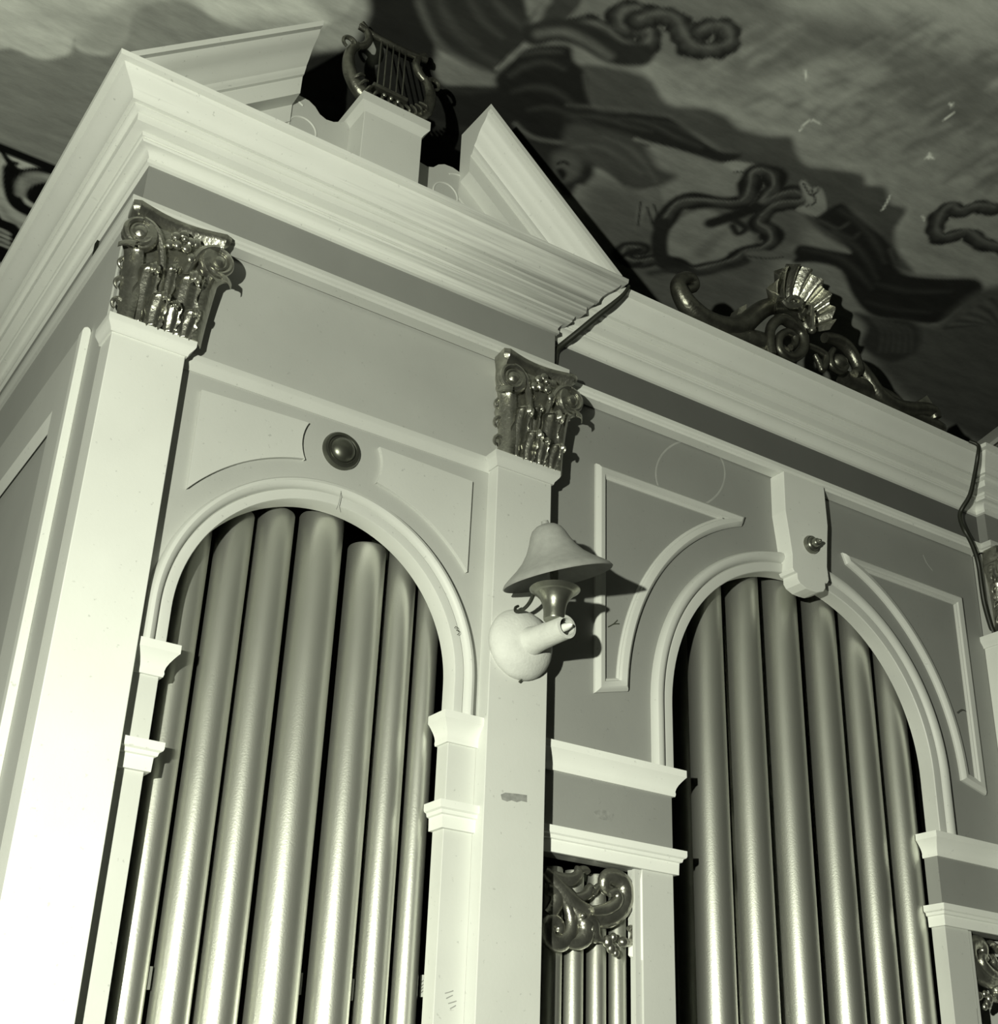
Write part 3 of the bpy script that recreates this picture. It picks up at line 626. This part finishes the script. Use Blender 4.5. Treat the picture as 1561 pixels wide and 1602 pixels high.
    copy_tree(c1, t, (.940, 0, 0))
    return t

build_tower('organ_tower', 0.0, 'painted organ tower with broken pediment, lyre on its pedestal and lamp on its pilaster', True, 'gilt')
build_tower('organ_tower', 2.782, 'painted organ tower beyond the bay with the keystone and crest', False, 'gilt')

# middle bay
bay = thing('organ_bay', (2.556, 0.3, 0), 'painted organ bay with keystone arch, set back between the towers', 'organ case')
YW = 0.03; BX0, BX1 = 1.664, 3.352; bcx, bzs, br = 2.5575, 2.657, .475
G().box(BX0 + .01, BX1 - .01, -.02, .5, 0, Z0).out('plinth', 'grey', bay, smooth=0, bevel=.006)
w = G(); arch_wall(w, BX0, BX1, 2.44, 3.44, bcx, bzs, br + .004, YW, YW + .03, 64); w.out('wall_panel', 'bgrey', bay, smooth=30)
archivolt(bcx, bzs, 2.49, br, .060, YW, .035).out('archivolt', 'light', bay, smooth=35)
path = [(1.675, YF + SET), (3.363, YF + SET)]
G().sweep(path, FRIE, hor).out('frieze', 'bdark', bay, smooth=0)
G().sweep(path, [(a - .004, b) for a, b in ARCHI], hor).out('architrave_moulding', 'white', bay, smooth=30)
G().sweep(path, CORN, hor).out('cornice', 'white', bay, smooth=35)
G().box(1.675, 3.363, .0, .5, 3.70, 3.711).out('top_board', 'grey', bay, smooth=0)
for mir in (0, 1):
    fx = (lambda x: x) if not mir else (lambda x: 2 * bcx - 2 * 0.0035 - x)
    # moulded spandrel frame
    P = [(1.848, 2.642), (1.848, 3.260), (2.3645, 3.263)] + arc(2.5575, 2.657, .6095, math.radians(107.5), math.radians(179), 30)[1:]
    P = [(x, z) for x, z in P]
    pathf = [(fx(x), z) for x, z in P]
    if not mir: pathf = pathf[::-1]
    prof = [(0, -.002), (0, .006), (-.005, .0135), (-.011, .0165), (-.018, .0150), (-.025, .0130), (-.028, .007), (-.0305, .007), (-.034, .0035), (-.034, -.002)]
    gm = G(); A = sum(pathf[i][0] * pathf[(i + 1) % len(pathf)][1] - pathf[(i + 1) % len(pathf)][0] * pathf[i][1] for i in range(len(pathf)))
    if A < 0: pathf = pathf[::-1]
    gm.sweep(pathf, prof, onwall(YW), closed=True); gm.out('spandrel_frame', 'light', bay, smooth=30)
    # pier with side opening
    xa, xb = fx(1.990), fx(2.083); xa, xb = min(xa, xb), max(xa, xb)
    pr = G().box(xa, xb, YW, YW + .045, Z0, 2.30).out('pier', 'light', bay, smooth=0, bevel=.0012)
    oa, ob = (BX0, 2.083) if not mir else (fx(2.083), BX1)
    pth = [(BX0, YW), (2.083, YW), (2.083, YW + .045)] if not mir else [(fx(2.083), YW + .045), (fx(2.083), YW), (BX1, YW)]
    G().sweep(pth, IMP1, hor).out('upper_impost', 'bright', bay, smooth=30)
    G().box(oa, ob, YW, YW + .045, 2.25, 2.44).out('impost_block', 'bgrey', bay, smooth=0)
    G().sweep(pth, IMP2, hor).out('lower_impost', 'bright', bay, smooth=30)
    # bevelled frame of the side opening
    ja, jb = fx(1.972), fx(1.990)
    V = [(ja, YW + .03, 2.062), (jb, YW, 2.050), (jb, YW, 2.252), (ja, YW + .03, 2.252), (jb, YW + .03, 2.050)]
    G().add(V, [(0, 1, 2, 3), (0, 4, 1), (3, 2, 4), (0, 3, 2, 4)][:2] + [(0, 3, 2, 4), (1, 4, 2)]).out('opening_bevel', 'white', bay, smooth=0)
    G().box(min(ja, jb), max(ja, jb), YW + .004, YW + .014, Z0, 2.252).out('opening_jamb', 'light', bay, smooth=0)
# keystone
kx = 2.558
half = [(.0, 3.078), (.022, 3.079), (.045, 3.088), (.054, 3.100), (.054, 3.116), (.064, 3.118), (.070, 3.128), (.067, 3.168), (.074, 3.230), (.083, 3.300), (.080, 3.424)]
kp = [(kx - a, b) for a, b in half[::-1]] + [(kx + a, b) for a, b in half[1:]]
ks = G().prism(kp, -.022, .032).out('keystone', 'white', bay, smooth=0, bevel=.0015)
bs = G().lathe([(.0, 0), (.026, 0), (.027, .006), (.0235, .013), (.021, .013), (.019, .017), (.0155, .019), (.013, .019), (.0125, .026), (.0105, .031), (.0068, .033), (.0060, .038), (.0035, .042), (.0004, .043)], (kx + .006, -.021, 3.218), (0, -1, 0), 36).out('knob', 'brass', ks, label='stepped brass knob on the keystone')
ib = G(); ib.box(BX0, BX1, .40, .42, Z0, 3.70); ib.box(2.04, 2.06, .15, .40, Z0, 3.4); ib.box(3.10, 3.12, .15, .40, Z0, 3.4)
ib.out('backboard', 'inside', bay, smooth=0)
G().box(BX0, BX1, .05, .40, Z0, 1.02).out('pipe_shelf', 'dark', bay, smooth=0)
# rubbed ring on the wall, smudges, pencil marks
rg = [(bp(1080 + 54 * math.cos(a), 741 + 52 * math.sin(a), 1, YW)[0], YW, bp(1080 + 54 * math.cos(a), 741 + 52 * math.sin(a), 1, YW)[2]) for a in np.linspace(0, 2 * math.pi, 61)]
G().tube(rg, .0032, 6, 1, flat=.25).out('ring_mark', 'ghost', bay, label='faint pale ring rubbed into the grey paint')

# ------------------------------------------------------------------ pipes
def pipe(x, y, d, ztop, label, group, ears=True):
    t = thing('organ_pipe', (x, y, 1.02), label, 'organ pipe', group)
    r = d / 2; zb = 1.40
    G().lathe([(r, zb), (r, ztop - .004), (r - .0015, ztop), (r - .004, ztop), (r - .004, ztop - .2)], (x, y, 0), (0, 0, 1), 40, cap=False).out('body', 'pipe', t, smooth=50)
    G().lathe([(.012, 1.021), (r * .5, 1.2), (r * .985, zb + .004), (r * .9, zb + .02)], (x, y, 0), (0, 0, 1), 32, cap=False).out('foot', 'pipe', t, smooth=50)
    if ears:
        for sg in (-1, 1):
            a = math.radians(-90 + sg * 52)
            G().box(x + (r - .001) * math.cos(a) - .001, x + (r - .001) * math.cos(a) + .001, y + r * math.sin(a) - .012, y + (r - .001) * math.sin(a), 1.37, 1.45).out('ear', 'pipe', t, smooth=0)
    return t

TY = .090
edges = [(.0, .8835, .048), (.8915, .9730, .0), (.9785, 1.0665, .0), (1.0755, 1.1865, .0), (1.2005, 1.2985, .0), (1.3035, 1.3810, .0), (1.3875, 1.4500, .0)]
tops = [2.80, 2.86, 2.888, 2.908, 2.868, 2.90, 2.86]
tl = ['slim satin metal pipe half hidden beside the white corner pilaster', 'satin metal pipe second from the white corner pilaster in the tower arch',
      'satin metal pipe third from the white corner pilaster in the tower arch', 'widest satin metal pipe at the middle of the tower arch',
      'satin metal pipe with its rounded top edge showing low under the tower arch', 'satin metal pipe next to last before the lamp pilaster in the tower arch',
      'slim satin metal pipe in the tower arch closest to the lamp pilaster']
for (a, b, wv), zt, lb in zip(edges, tops, tl):
    if wv: c = .8835 - .036; wd = .072
    else: c = (a + b) / 2; wd = b - a
    th = math.atan(c / (2.4 + TY)); pp = pipe(c, TY, wd * math.cos(th) * 1.0, zt, lb, 'pipes in the tower arch')
    if lb.startswith(('slim satin metal pipe half', 'widest', 'satin metal pipe with its')):
        rr_ = wd * math.cos(th) / 2; zq = 1.925 if not wv else 1.905
        G().box(c + rr_ - .001, c + rr_ + .0045, TY - .012, TY - .004, zq - .020, zq + .020).out('hanging_tab', 'pipe', pp, smooth=0)
BYP = .122
bc = [(2.2895, .095), (2.4265, .098), (2.5705, .103), (2.725, .098), (2.864, .092), (2.9985, .090)]
bl = ['satin metal pipe second from the carved side opening in the keystone arch', 'satin metal pipe third from the carved side opening in the keystone arch',
      'satin metal pipe below the keystone, at the middle of its arch', 'satin metal pipe fifth from the carved side opening in the keystone arch', 'satin metal pipe next to last before the far pier of the keystone arch', 'satin metal pipe closest to the far pier of the keystone arch']
for (c, d), lb, zt in zip(bc, bl, [3.18, 3.25, 3.26, 3.25, 3.22, 3.16]): pipe(c, BYP, d, zt, lb, 'pipes in the keystone arch')
_e = bp(1057, 1459, 1, .30)[0]; pipe(_e + .058, .30, .084, 3.05, 'shaded slim pipe at the edge of the keystone arch beside the carved side opening', 'pipes in the keystone arch')
SP = .098
for c, d, lb in [(1.727, .045, 'thin pipe in the side opening tucked behind the lamp pilaster'), (1.7885, .045, 'thin pipe under the carved scroll next to the lamp pilaster'), (1.8465, .046, 'second thin pipe from the lamp pilaster under the carved scroll'),
                 (1.9105, .045, 'third thin pipe from the lamp pilaster under the carved scroll'), (1.970, .042, 'thin pipe under the hanging bud of the carved scroll')]:
    if c > 1.75: pipe(c, SP, d, 2.235, lb, 'thin pipes in the side opening', False)
for c, lb in [(3.165, 'thin pipe in the far side opening behind the cut-off carving')]:
    pipe(c, SP, .044, 2.235, lb, 'thin pipes in the far side opening', False)

# ------------------------------------------------------------------ lyre on the pedestal
ly = thing('lyre', (1.125, -.045, 3.962), 'dark gilded carved lyre standing on the pedestal between the pediment halves', 'lyre')
lx, lz, lyy = 1.130, 3.963, -.045
b = G()
b.box(lx - .05, lx + .05, lyy - .03, lyy + .03, lz, lz + .016); b.box(lx - .036, lx + .036, lyy - .022, lyy + .022, lz + .014, lz + .030)
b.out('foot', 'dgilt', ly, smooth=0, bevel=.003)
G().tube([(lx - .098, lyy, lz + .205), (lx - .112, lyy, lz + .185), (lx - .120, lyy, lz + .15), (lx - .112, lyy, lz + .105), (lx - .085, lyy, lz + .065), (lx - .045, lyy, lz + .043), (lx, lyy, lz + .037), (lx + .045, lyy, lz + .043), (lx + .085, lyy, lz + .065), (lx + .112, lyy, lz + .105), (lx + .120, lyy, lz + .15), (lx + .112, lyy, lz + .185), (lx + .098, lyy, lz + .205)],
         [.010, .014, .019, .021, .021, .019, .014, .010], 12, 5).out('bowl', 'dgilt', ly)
for sg in (-1, 1):
    G().tube([(lx + sg * .098, lyy, lz + .20), (lx + sg * .080, lyy, lz + .215), (lx + sg * .070, lyy, lz + .24), (lx + sg * .078, lyy, lz + .265), (lx + sg * .095, lyy, lz + .283)], [.010, .011, .010, .008], 10, 4).out('arm', 'dgilt', ly)
    e = G()
    e.tube([(lx + sg * .110, lyy, lz + .19)] + [(lx + sg * (.125 + .016 * math.cos(a)), lyy - .004, lz + .195 + .016 * math.sin(a)) for a in np.linspace(math.pi, -1.2, 9)], [.008, .004], 8, 3).out('scroll', 'dgilt', ly)
    for k in range(6):
        a = math.radians(215 + 10 * k); a = a if sg < 0 else math.pi - a
        px, pz = lx + .115 * math.cos(a), lz + .15 + .108 * math.sin(a)
        G().tube([(px * 1.0 + .016 * math.cos(a), lyy - .016, pz + .016 * math.sin(a)), (px, lyy - .026, pz), (px - .018 * math.cos(a), lyy - .018, pz - .018 * math.sin(a))], [.003, .005, .003], 6, 3).out('leaf_rib', 'dgilt', ly)
G().tube([(lx - .10, lyy, lz + .270), (lx - .04, lyy, lz + .262), (lx + .04, lyy, lz + .262), (lx + .10, lyy, lz + .270)], .009, 10, 4).out('crossbar', 'dgilt', ly)
G().box(lx - .05, lx + .05, lyy - .014, lyy + .010, lz + .088, lz + .100).out('bridge', 'dgilt', ly, smooth=0, bevel=.002)
for k in range(5):
    G().tube([(lx - .036 + .018 * k, lyy - .004, lz + .098), (lx - .036 + .018 * k, lyy - .004, lz + .18), (lx - .036 + .018 * k, lyy - .004, lz + .262)], .0022, 6, 1).out('string', 'dgilt', ly)
for k in range(3): G().ball((lx - .02 + .02 * k, lyy - .016, lz + .068), .006, .006, .006, 10, 6).out('bead', 'gilt', ly)

# ------------------------------------------------------------------ shell crest on the middle cornice
cr = thing('shell_crest', (2.56, -.06, 3.712), 'dark gilded carved crest with shell and scrolls on the set-back cornice', 'carving')
CY_ = -.070
def cq(pts, y=CY_): return [tuple(bp(1030 + x / 3.3935, 390 + yy / 3.3935, 1, y)) for x, yy in pts]
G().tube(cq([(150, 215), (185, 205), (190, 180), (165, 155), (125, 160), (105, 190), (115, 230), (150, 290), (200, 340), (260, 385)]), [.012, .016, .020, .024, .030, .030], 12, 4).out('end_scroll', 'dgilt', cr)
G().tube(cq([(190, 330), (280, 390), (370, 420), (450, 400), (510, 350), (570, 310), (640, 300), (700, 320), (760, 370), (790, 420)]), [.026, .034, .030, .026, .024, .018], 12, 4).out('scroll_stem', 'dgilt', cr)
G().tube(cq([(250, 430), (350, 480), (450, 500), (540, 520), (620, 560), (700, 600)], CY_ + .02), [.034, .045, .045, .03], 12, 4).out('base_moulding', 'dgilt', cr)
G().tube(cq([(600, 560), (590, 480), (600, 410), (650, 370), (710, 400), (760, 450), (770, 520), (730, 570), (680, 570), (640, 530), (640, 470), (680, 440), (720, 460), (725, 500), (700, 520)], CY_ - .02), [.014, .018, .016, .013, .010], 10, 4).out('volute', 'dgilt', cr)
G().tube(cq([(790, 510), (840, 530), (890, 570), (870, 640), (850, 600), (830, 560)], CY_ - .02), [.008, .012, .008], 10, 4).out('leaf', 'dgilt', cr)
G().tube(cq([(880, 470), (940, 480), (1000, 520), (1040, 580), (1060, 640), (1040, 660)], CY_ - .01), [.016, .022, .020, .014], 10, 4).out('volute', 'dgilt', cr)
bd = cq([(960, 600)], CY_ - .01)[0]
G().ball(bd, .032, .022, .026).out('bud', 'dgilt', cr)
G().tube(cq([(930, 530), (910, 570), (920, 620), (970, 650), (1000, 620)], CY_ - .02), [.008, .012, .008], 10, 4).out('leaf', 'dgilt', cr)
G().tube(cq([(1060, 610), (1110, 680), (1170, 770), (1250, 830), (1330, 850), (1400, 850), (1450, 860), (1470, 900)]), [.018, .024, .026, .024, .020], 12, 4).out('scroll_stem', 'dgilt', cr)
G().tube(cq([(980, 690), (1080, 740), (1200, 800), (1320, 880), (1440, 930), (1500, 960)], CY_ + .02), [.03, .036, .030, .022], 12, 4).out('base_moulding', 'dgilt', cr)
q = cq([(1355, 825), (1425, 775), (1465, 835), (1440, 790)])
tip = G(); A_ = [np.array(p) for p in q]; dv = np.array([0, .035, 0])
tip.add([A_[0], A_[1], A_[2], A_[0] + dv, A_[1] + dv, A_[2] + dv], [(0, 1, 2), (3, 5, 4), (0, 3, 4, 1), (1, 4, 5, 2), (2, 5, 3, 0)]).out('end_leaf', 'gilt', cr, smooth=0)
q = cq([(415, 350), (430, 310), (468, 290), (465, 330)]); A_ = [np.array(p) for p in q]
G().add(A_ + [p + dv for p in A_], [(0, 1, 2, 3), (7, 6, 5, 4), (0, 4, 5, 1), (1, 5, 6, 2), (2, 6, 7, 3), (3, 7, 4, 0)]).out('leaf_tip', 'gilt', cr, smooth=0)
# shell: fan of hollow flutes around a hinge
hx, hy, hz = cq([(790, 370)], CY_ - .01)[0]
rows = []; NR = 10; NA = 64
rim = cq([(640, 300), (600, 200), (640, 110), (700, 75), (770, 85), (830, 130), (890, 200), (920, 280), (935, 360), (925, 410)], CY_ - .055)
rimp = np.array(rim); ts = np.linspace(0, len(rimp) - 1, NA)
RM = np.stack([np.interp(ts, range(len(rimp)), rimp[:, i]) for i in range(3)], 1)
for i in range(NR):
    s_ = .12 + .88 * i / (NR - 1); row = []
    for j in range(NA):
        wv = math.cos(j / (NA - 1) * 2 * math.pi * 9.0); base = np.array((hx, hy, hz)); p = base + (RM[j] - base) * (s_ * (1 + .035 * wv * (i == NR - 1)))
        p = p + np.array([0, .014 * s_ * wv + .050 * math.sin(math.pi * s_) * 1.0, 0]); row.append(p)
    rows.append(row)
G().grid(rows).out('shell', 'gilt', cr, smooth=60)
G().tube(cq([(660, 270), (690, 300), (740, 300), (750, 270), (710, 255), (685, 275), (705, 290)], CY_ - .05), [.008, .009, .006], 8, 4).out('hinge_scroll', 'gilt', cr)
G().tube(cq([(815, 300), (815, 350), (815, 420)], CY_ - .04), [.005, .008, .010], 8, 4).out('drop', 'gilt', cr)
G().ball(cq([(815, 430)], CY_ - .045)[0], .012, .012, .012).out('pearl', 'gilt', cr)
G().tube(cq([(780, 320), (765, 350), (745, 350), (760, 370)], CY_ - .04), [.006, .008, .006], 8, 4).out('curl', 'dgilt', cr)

# ------------------------------------------------------------------ carved scrollwork in the side openings
def carving(label, dx, mirror):
    t = thing('scroll_carving', (1.85 if not mirror else 3.27, .055, 2.15), label, 'carving')
    Yc = .056
    def sq(pts, y=Yc):
        o = []
        for x, v in pts:
            p = bp(840 + x / 5.683, 1320 + v / 5.683, 1, y); o.append((p[0] if not mirror else 2 * 2.554 - p[0], p[1], p[2]))
        return o
    G().tube(sq([(60, 240), (120, 300), (230, 430), (330, 540), (460, 630), (600, 660), (720, 600), (780, 500), (780, 390), (720, 310), (640, 290), (600, 330), (610, 400), (660, 420)]), [.012, .019, .022, .024, .024, .020, .017, .012], 12, 4, flat=.8).out('stem', 'gilt', t)
    G().tube(sq([(480, 600), (600, 590), (690, 540), (720, 480), (690, 430), (640, 450)], Yc - .012), [.012, .016, .012, .008], 10, 4).out('inner_leaf', 'gilt', t)
    G().tube(sq([(220, 470), (280, 560), (310, 690), (290, 810), (210, 880), (120, 860), (80, 770), (100, 690), (160, 690), (200, 740), (190, 800)]), [.012, .016, .020, .020, .016, .012], 12, 4, flat=.8).out('stem', 'gilt', t)
    G().tube(sq([(320, 560), (400, 650), (440, 740), (420, 830), (350, 880), (270, 880)], Yc - .006), [.010, .020, .024, .018, .010], 12, 4, flat=.7).out('leaf', 'gilt', t)
    G().tube(sq([(90, 400), (160, 430), (170, 520), (130, 600), (90, 640)]), [.014, .018, .014], 10, 4, flat=.7).out('leaf', 'gilt', t)
    G().tube(sq([(110, 270), (200, 310), (290, 320), (350, 290), (370, 240), (340, 220)]), [.012, .016, .012, .007], 10, 4, flat=.7).out('leaf', 'gilt', t)
    G().tube(sq([(340, 310), (380, 240), (430, 230), (460, 260)], Yc + .01), [.007, .010, .006], 8, 4).out('tendril', 'gilt', t)
    G().tube(sq([(330, 480), (400, 470), (450, 440), (470, 390), (500, 430), (540, 380), (580, 360)], Yc + .004), [.010, .013, .009, .006], 10, 4).out('tendril', 'gilt', t)
    G().tube(sq([(420, 650), (480, 720), (500, 800), (540, 850)], Yc), [.022, .020, .012], 10, 4).out('calyx', 'gilt', t)
    G().ball(sq([(405, 640)], Yc - .02)[0], .007, .007, .007).out('berry', 'gilt', t)
    G().ball(sq([(490, 760)], Yc - .015)[0], .008, .008, .010).out('berry', 'gilt', t)
    bdq = G()
    for x, v, r in ((630, 870, .013), (680, 830, .009), (660, 930, .012), (700, 970, .009)): bdq.ball(sq([(x, v)], Yc - .005)[0], r, r * .8, r * 1.1, 12, 8)
    bdq.out('flower', 'gilt', t)
    G().tube(sq([(540, 850), (600, 860), (640, 870)], Yc - .004), .007, 8, 3).out('stalk', 'gilt', t)
    G().ball(sq([(765, 875)], Yc - .005)[0], .014, .011, .012).out('bud', 'gilt', t)
    G().tube(sq([(790, 880), (840, 870), (860, 810), (840, 750), (810, 760)], Yc - .004), [.009, .009, .006], 8, 4).out('tendril', 'gilt', t)
    return t
carving('gilded acanthus scroll carving hung over the thin pipes beside the lamp pilaster', 0, False)
carving('gilded acanthus scroll carving in the far side opening', 0, True)

# ------------------------------------------------------------------ wall lamp on the pilaster
lp = thing('wall_lamp', (1.585, YF, 2.683), 'plaster candle wall lamp with bell shade and brass cup on the pilaster', 'lamp')
G().lathe([(.0, -.002), (.080, -.002), (.083, .006), (.081, .016), (.074, .028), (.061, .039), (.042, .047), (.020, .051), (.0005, .052)], (1.583, YF, 2.678), (0, -1, 0), 44).out('wall_plate', 'plaster', lp)
te = np.array((1.596, -.205, 2.676)); tb = np.array((1.585, -.06, 2.676)); tv = te - tb; ln = np.linalg.norm(tv)
arm = G().lathe([(.045, .0), (.034, .02), (.029, .05), (.027, .10), (.0265, ln), (.0195, ln + .001), (.0185, ln - .03), (.0, ln - .03)], tb, tv, 30, cap=False).out('arm', 'plaster', lp)
G().lathe([(.0, -.03), (.0165, -.03), (.0165, -.012), (.010, -.010), (.010, -.02)], te, tv, 24, cap=False).out('socket', 'cable', arm)
G().lathe([(.0085, -.03), (.0092, -.012), (.0085, .000), (.0068, .006), (.0060, .010), (.0038, .016), (.0004, .019)], te, tv, 24).out('candle_tip', 'bulb', arm)
cup = G().lathe([(.0, .0), (.0235, .0), (.0245, .004), (.024, .018), (.0265, .035), (.033, .050), (.044, .062), (.054, .069), (.056, .071), (.053, .070), (.040, .058), (.0, .052)], (1.577, -.185, 2.693), (0.0, 0, 1), 36, cap=False).out('cup', 'brass', lp)
G().tube([(1.577, -.185, 2.745), (1.575, -.186, 2.775), (1.572, -.188, 2.80), (1.565, -.19, 2.87)], [.010, .008, .010, .006], 10, 3).out('stem', 'brass', lp)
tl_ = math.radians(20); sax = (-math.sin(tl_), -.06, math.cos(tl_)); sc = (1.581, -.190, 2.792)
sp_ = [(.1245, .0), (.1200, .007), (.106, .018), (.088, .031), (.071, .046), (.057, .064), (.047, .083), (.040, .100), (.033, .112), (.022, .120), (.009, .124), (.008, .131), (.0005, .133)]
sin_ = [(r_ - .0016, h - .002) for r_, h in sp_[:10]]
G().lathe(sin_[::-1] + sp_, sc, sax, 56, cap=False).out('shade', 'shade', lp, smooth=50)
hk = [tuple(bp(u, v, 1, y)) for u, v, y in ((837, 922, -.15), (830, 940, -.12), (820, 952, -.10), (808, 957, -.075), (806, 951, -.07), (811, 948, -.07))]
G().tube(hk, [.0048, .0042, .003], 8, 4).out('hook', 'cable', lp)
hk = [tuple(bp(u, v, 1, -.05)) for u, v in ((813, 1056), (816, 1062), (812, 1067))]
G().tube(hk, .0022, 6, 3).out('screw', 'ink', lp)

# ------------------------------------------------------------------ cables
c = thing('cable', tuple(bp(872, 546, 1, .0)), 'black cable stretched from the pediment tower cornice corner to the frieze', 'cable')
p = [tuple(bp(u, v, 1, y)) for u, v, y in ((984, 447, -.145), (976, 460, -.138), (958, 476, -.115), (935, 494, -.085), (905, 519, -.045), (885, 535, -.018), (871, 548, -.002), (868, 562, -.002), (867.5, 575, -.002))]
G().tube(p, [.004, .0065, .0085, .0085, .0085, .006], 10, 3).out('cord', 'cable', c)
c = thing('cable', tuple(bp(1502, 800, 1, .0)), 'black cable hanging loose beside the far tower capital', 'cable')
p = [tuple(bp(u, v, 1, y)) for u, v, y in ((1516, 690, -.135), (1530, 697, -.150), (1529, 715, -.145), (1524, 745, -.11), (1517, 775, -.07), (1504, 797, -.03), (1502, 810, -.025), (1508, 828, -.04), (1520, 850, -.04), (1530, 880, -.03), (1535, 915, -.02), (1540, 945, -.01), (1550, 980, .0), (1562, 1010, .0), (1575, 1060, .0))]
G().tube(p, [.0055, .0075, .0075, .0085], 10, 3).out('cord', 'cable', c)

# ------------------------------------------------------------------ paper tag and marks
tg = thing('paper_tag', tuple(bp(668, 1540, 1, .10)), 'small pale paper tag with scribbled strokes behind the tower pier', 'tag')
q = [np.array(bp(u, v, 1, .10)) for u, v in ((658, 1525), (671, 1525), (671, 1559), (656, 1560))]; dv = np.array([0, .001, 0])
G().add(q + [p + dv for p in q], [(0, 1, 2, 3), (7, 6, 5, 4), (0, 4, 5, 1), (1, 5, 6, 2), (2, 6, 7, 3), (3, 7, 4, 0)]).out('card', 'paper', tg, smooth=0)
for v in (1534, 1540, 1545, 1550): G().tube([tuple(bp(659, v + 3, 1, .0993)), tuple(bp(662, v, 1, .0993)), tuple(bp(666, v - 1, 1, .0993))], .0006, 5, 2).out('stroke', 'ink', tg)

def strokes(name, parent, org, lines, y, r, m, lift=.0004):
    global ORG
    ORG = np.array(org.location if hasattr(org, 'location') else org, float)
    gm = G()
    for ln_ in lines: gm.tube([tuple(bp(u, v, 1, y - lift)) for u, v in ln_], r, 5, 2, flat=.4)
    return gm.out(name, m, parent)
def patch(name, parent, org, pts, y, m):
    global ORG
    ORG = np.array(org.location, float)
    return G().prism([tuple(bp(u, v, 1, y)[[0, 2]]) for u, v in pts], y - .0005, y + .001).out(name, m, parent, smooth=0)
tw = bpy.data.objects['organ_tower']
rn = random.Random(2)
patch('smudge', tw, tw, [(783, 1243), (790, 1240), (800, 1241), (810, 1242), (824, 1244), (824, 1255), (815, 1253), (808, 1255), (800, 1252), (793, 1254), (785, 1251)], YF, 'mark')
strokes('pencil_mark', tw, tw, [[(696, 1554), (703, 1552), (709, 1550)], [(698, 1562), (704, 1559), (708, 1557)], [(701, 1570), (708, 1568), (714, 1566)], [(704, 1578), (708, 1576), (713, 1573)]], 0.0, .0010, 'mark')
strokes('pencil_mark', tw, tw, [[(711, 983), (713, 980), (716, 983), (714, 987), (717, 986), (719, 990), (715, 993)]], -.0235, .0008, 'ink')
strokes('joint_crack', tw, tw, [[(534, 764), (532, 778), (529, 790), (526, 797)]], -.0225, .0008, 'mark')
patch('smudge', bay, bay, [(928, 1270), (938, 1266), (950, 1268), (960, 1274), (958, 1281), (946, 1283), (934, 1279)], YW, 'mark')
strokes('nick', bay, bay, [[(951, 981), (960, 976), (966, 970)], [(958, 977), (963, 976), (969, 976)]], YW, .0016, 'ink')
strokes('nick', bay, bay, [[(1444, 868), (1449, 880), (1459, 893)]], YW, .0022, 'ghost')
strokes('stain', bay, bay, [[(1497, 1115), (1504, 1110), (1510, 1112)]], YW - .012, .0014, 'ink')
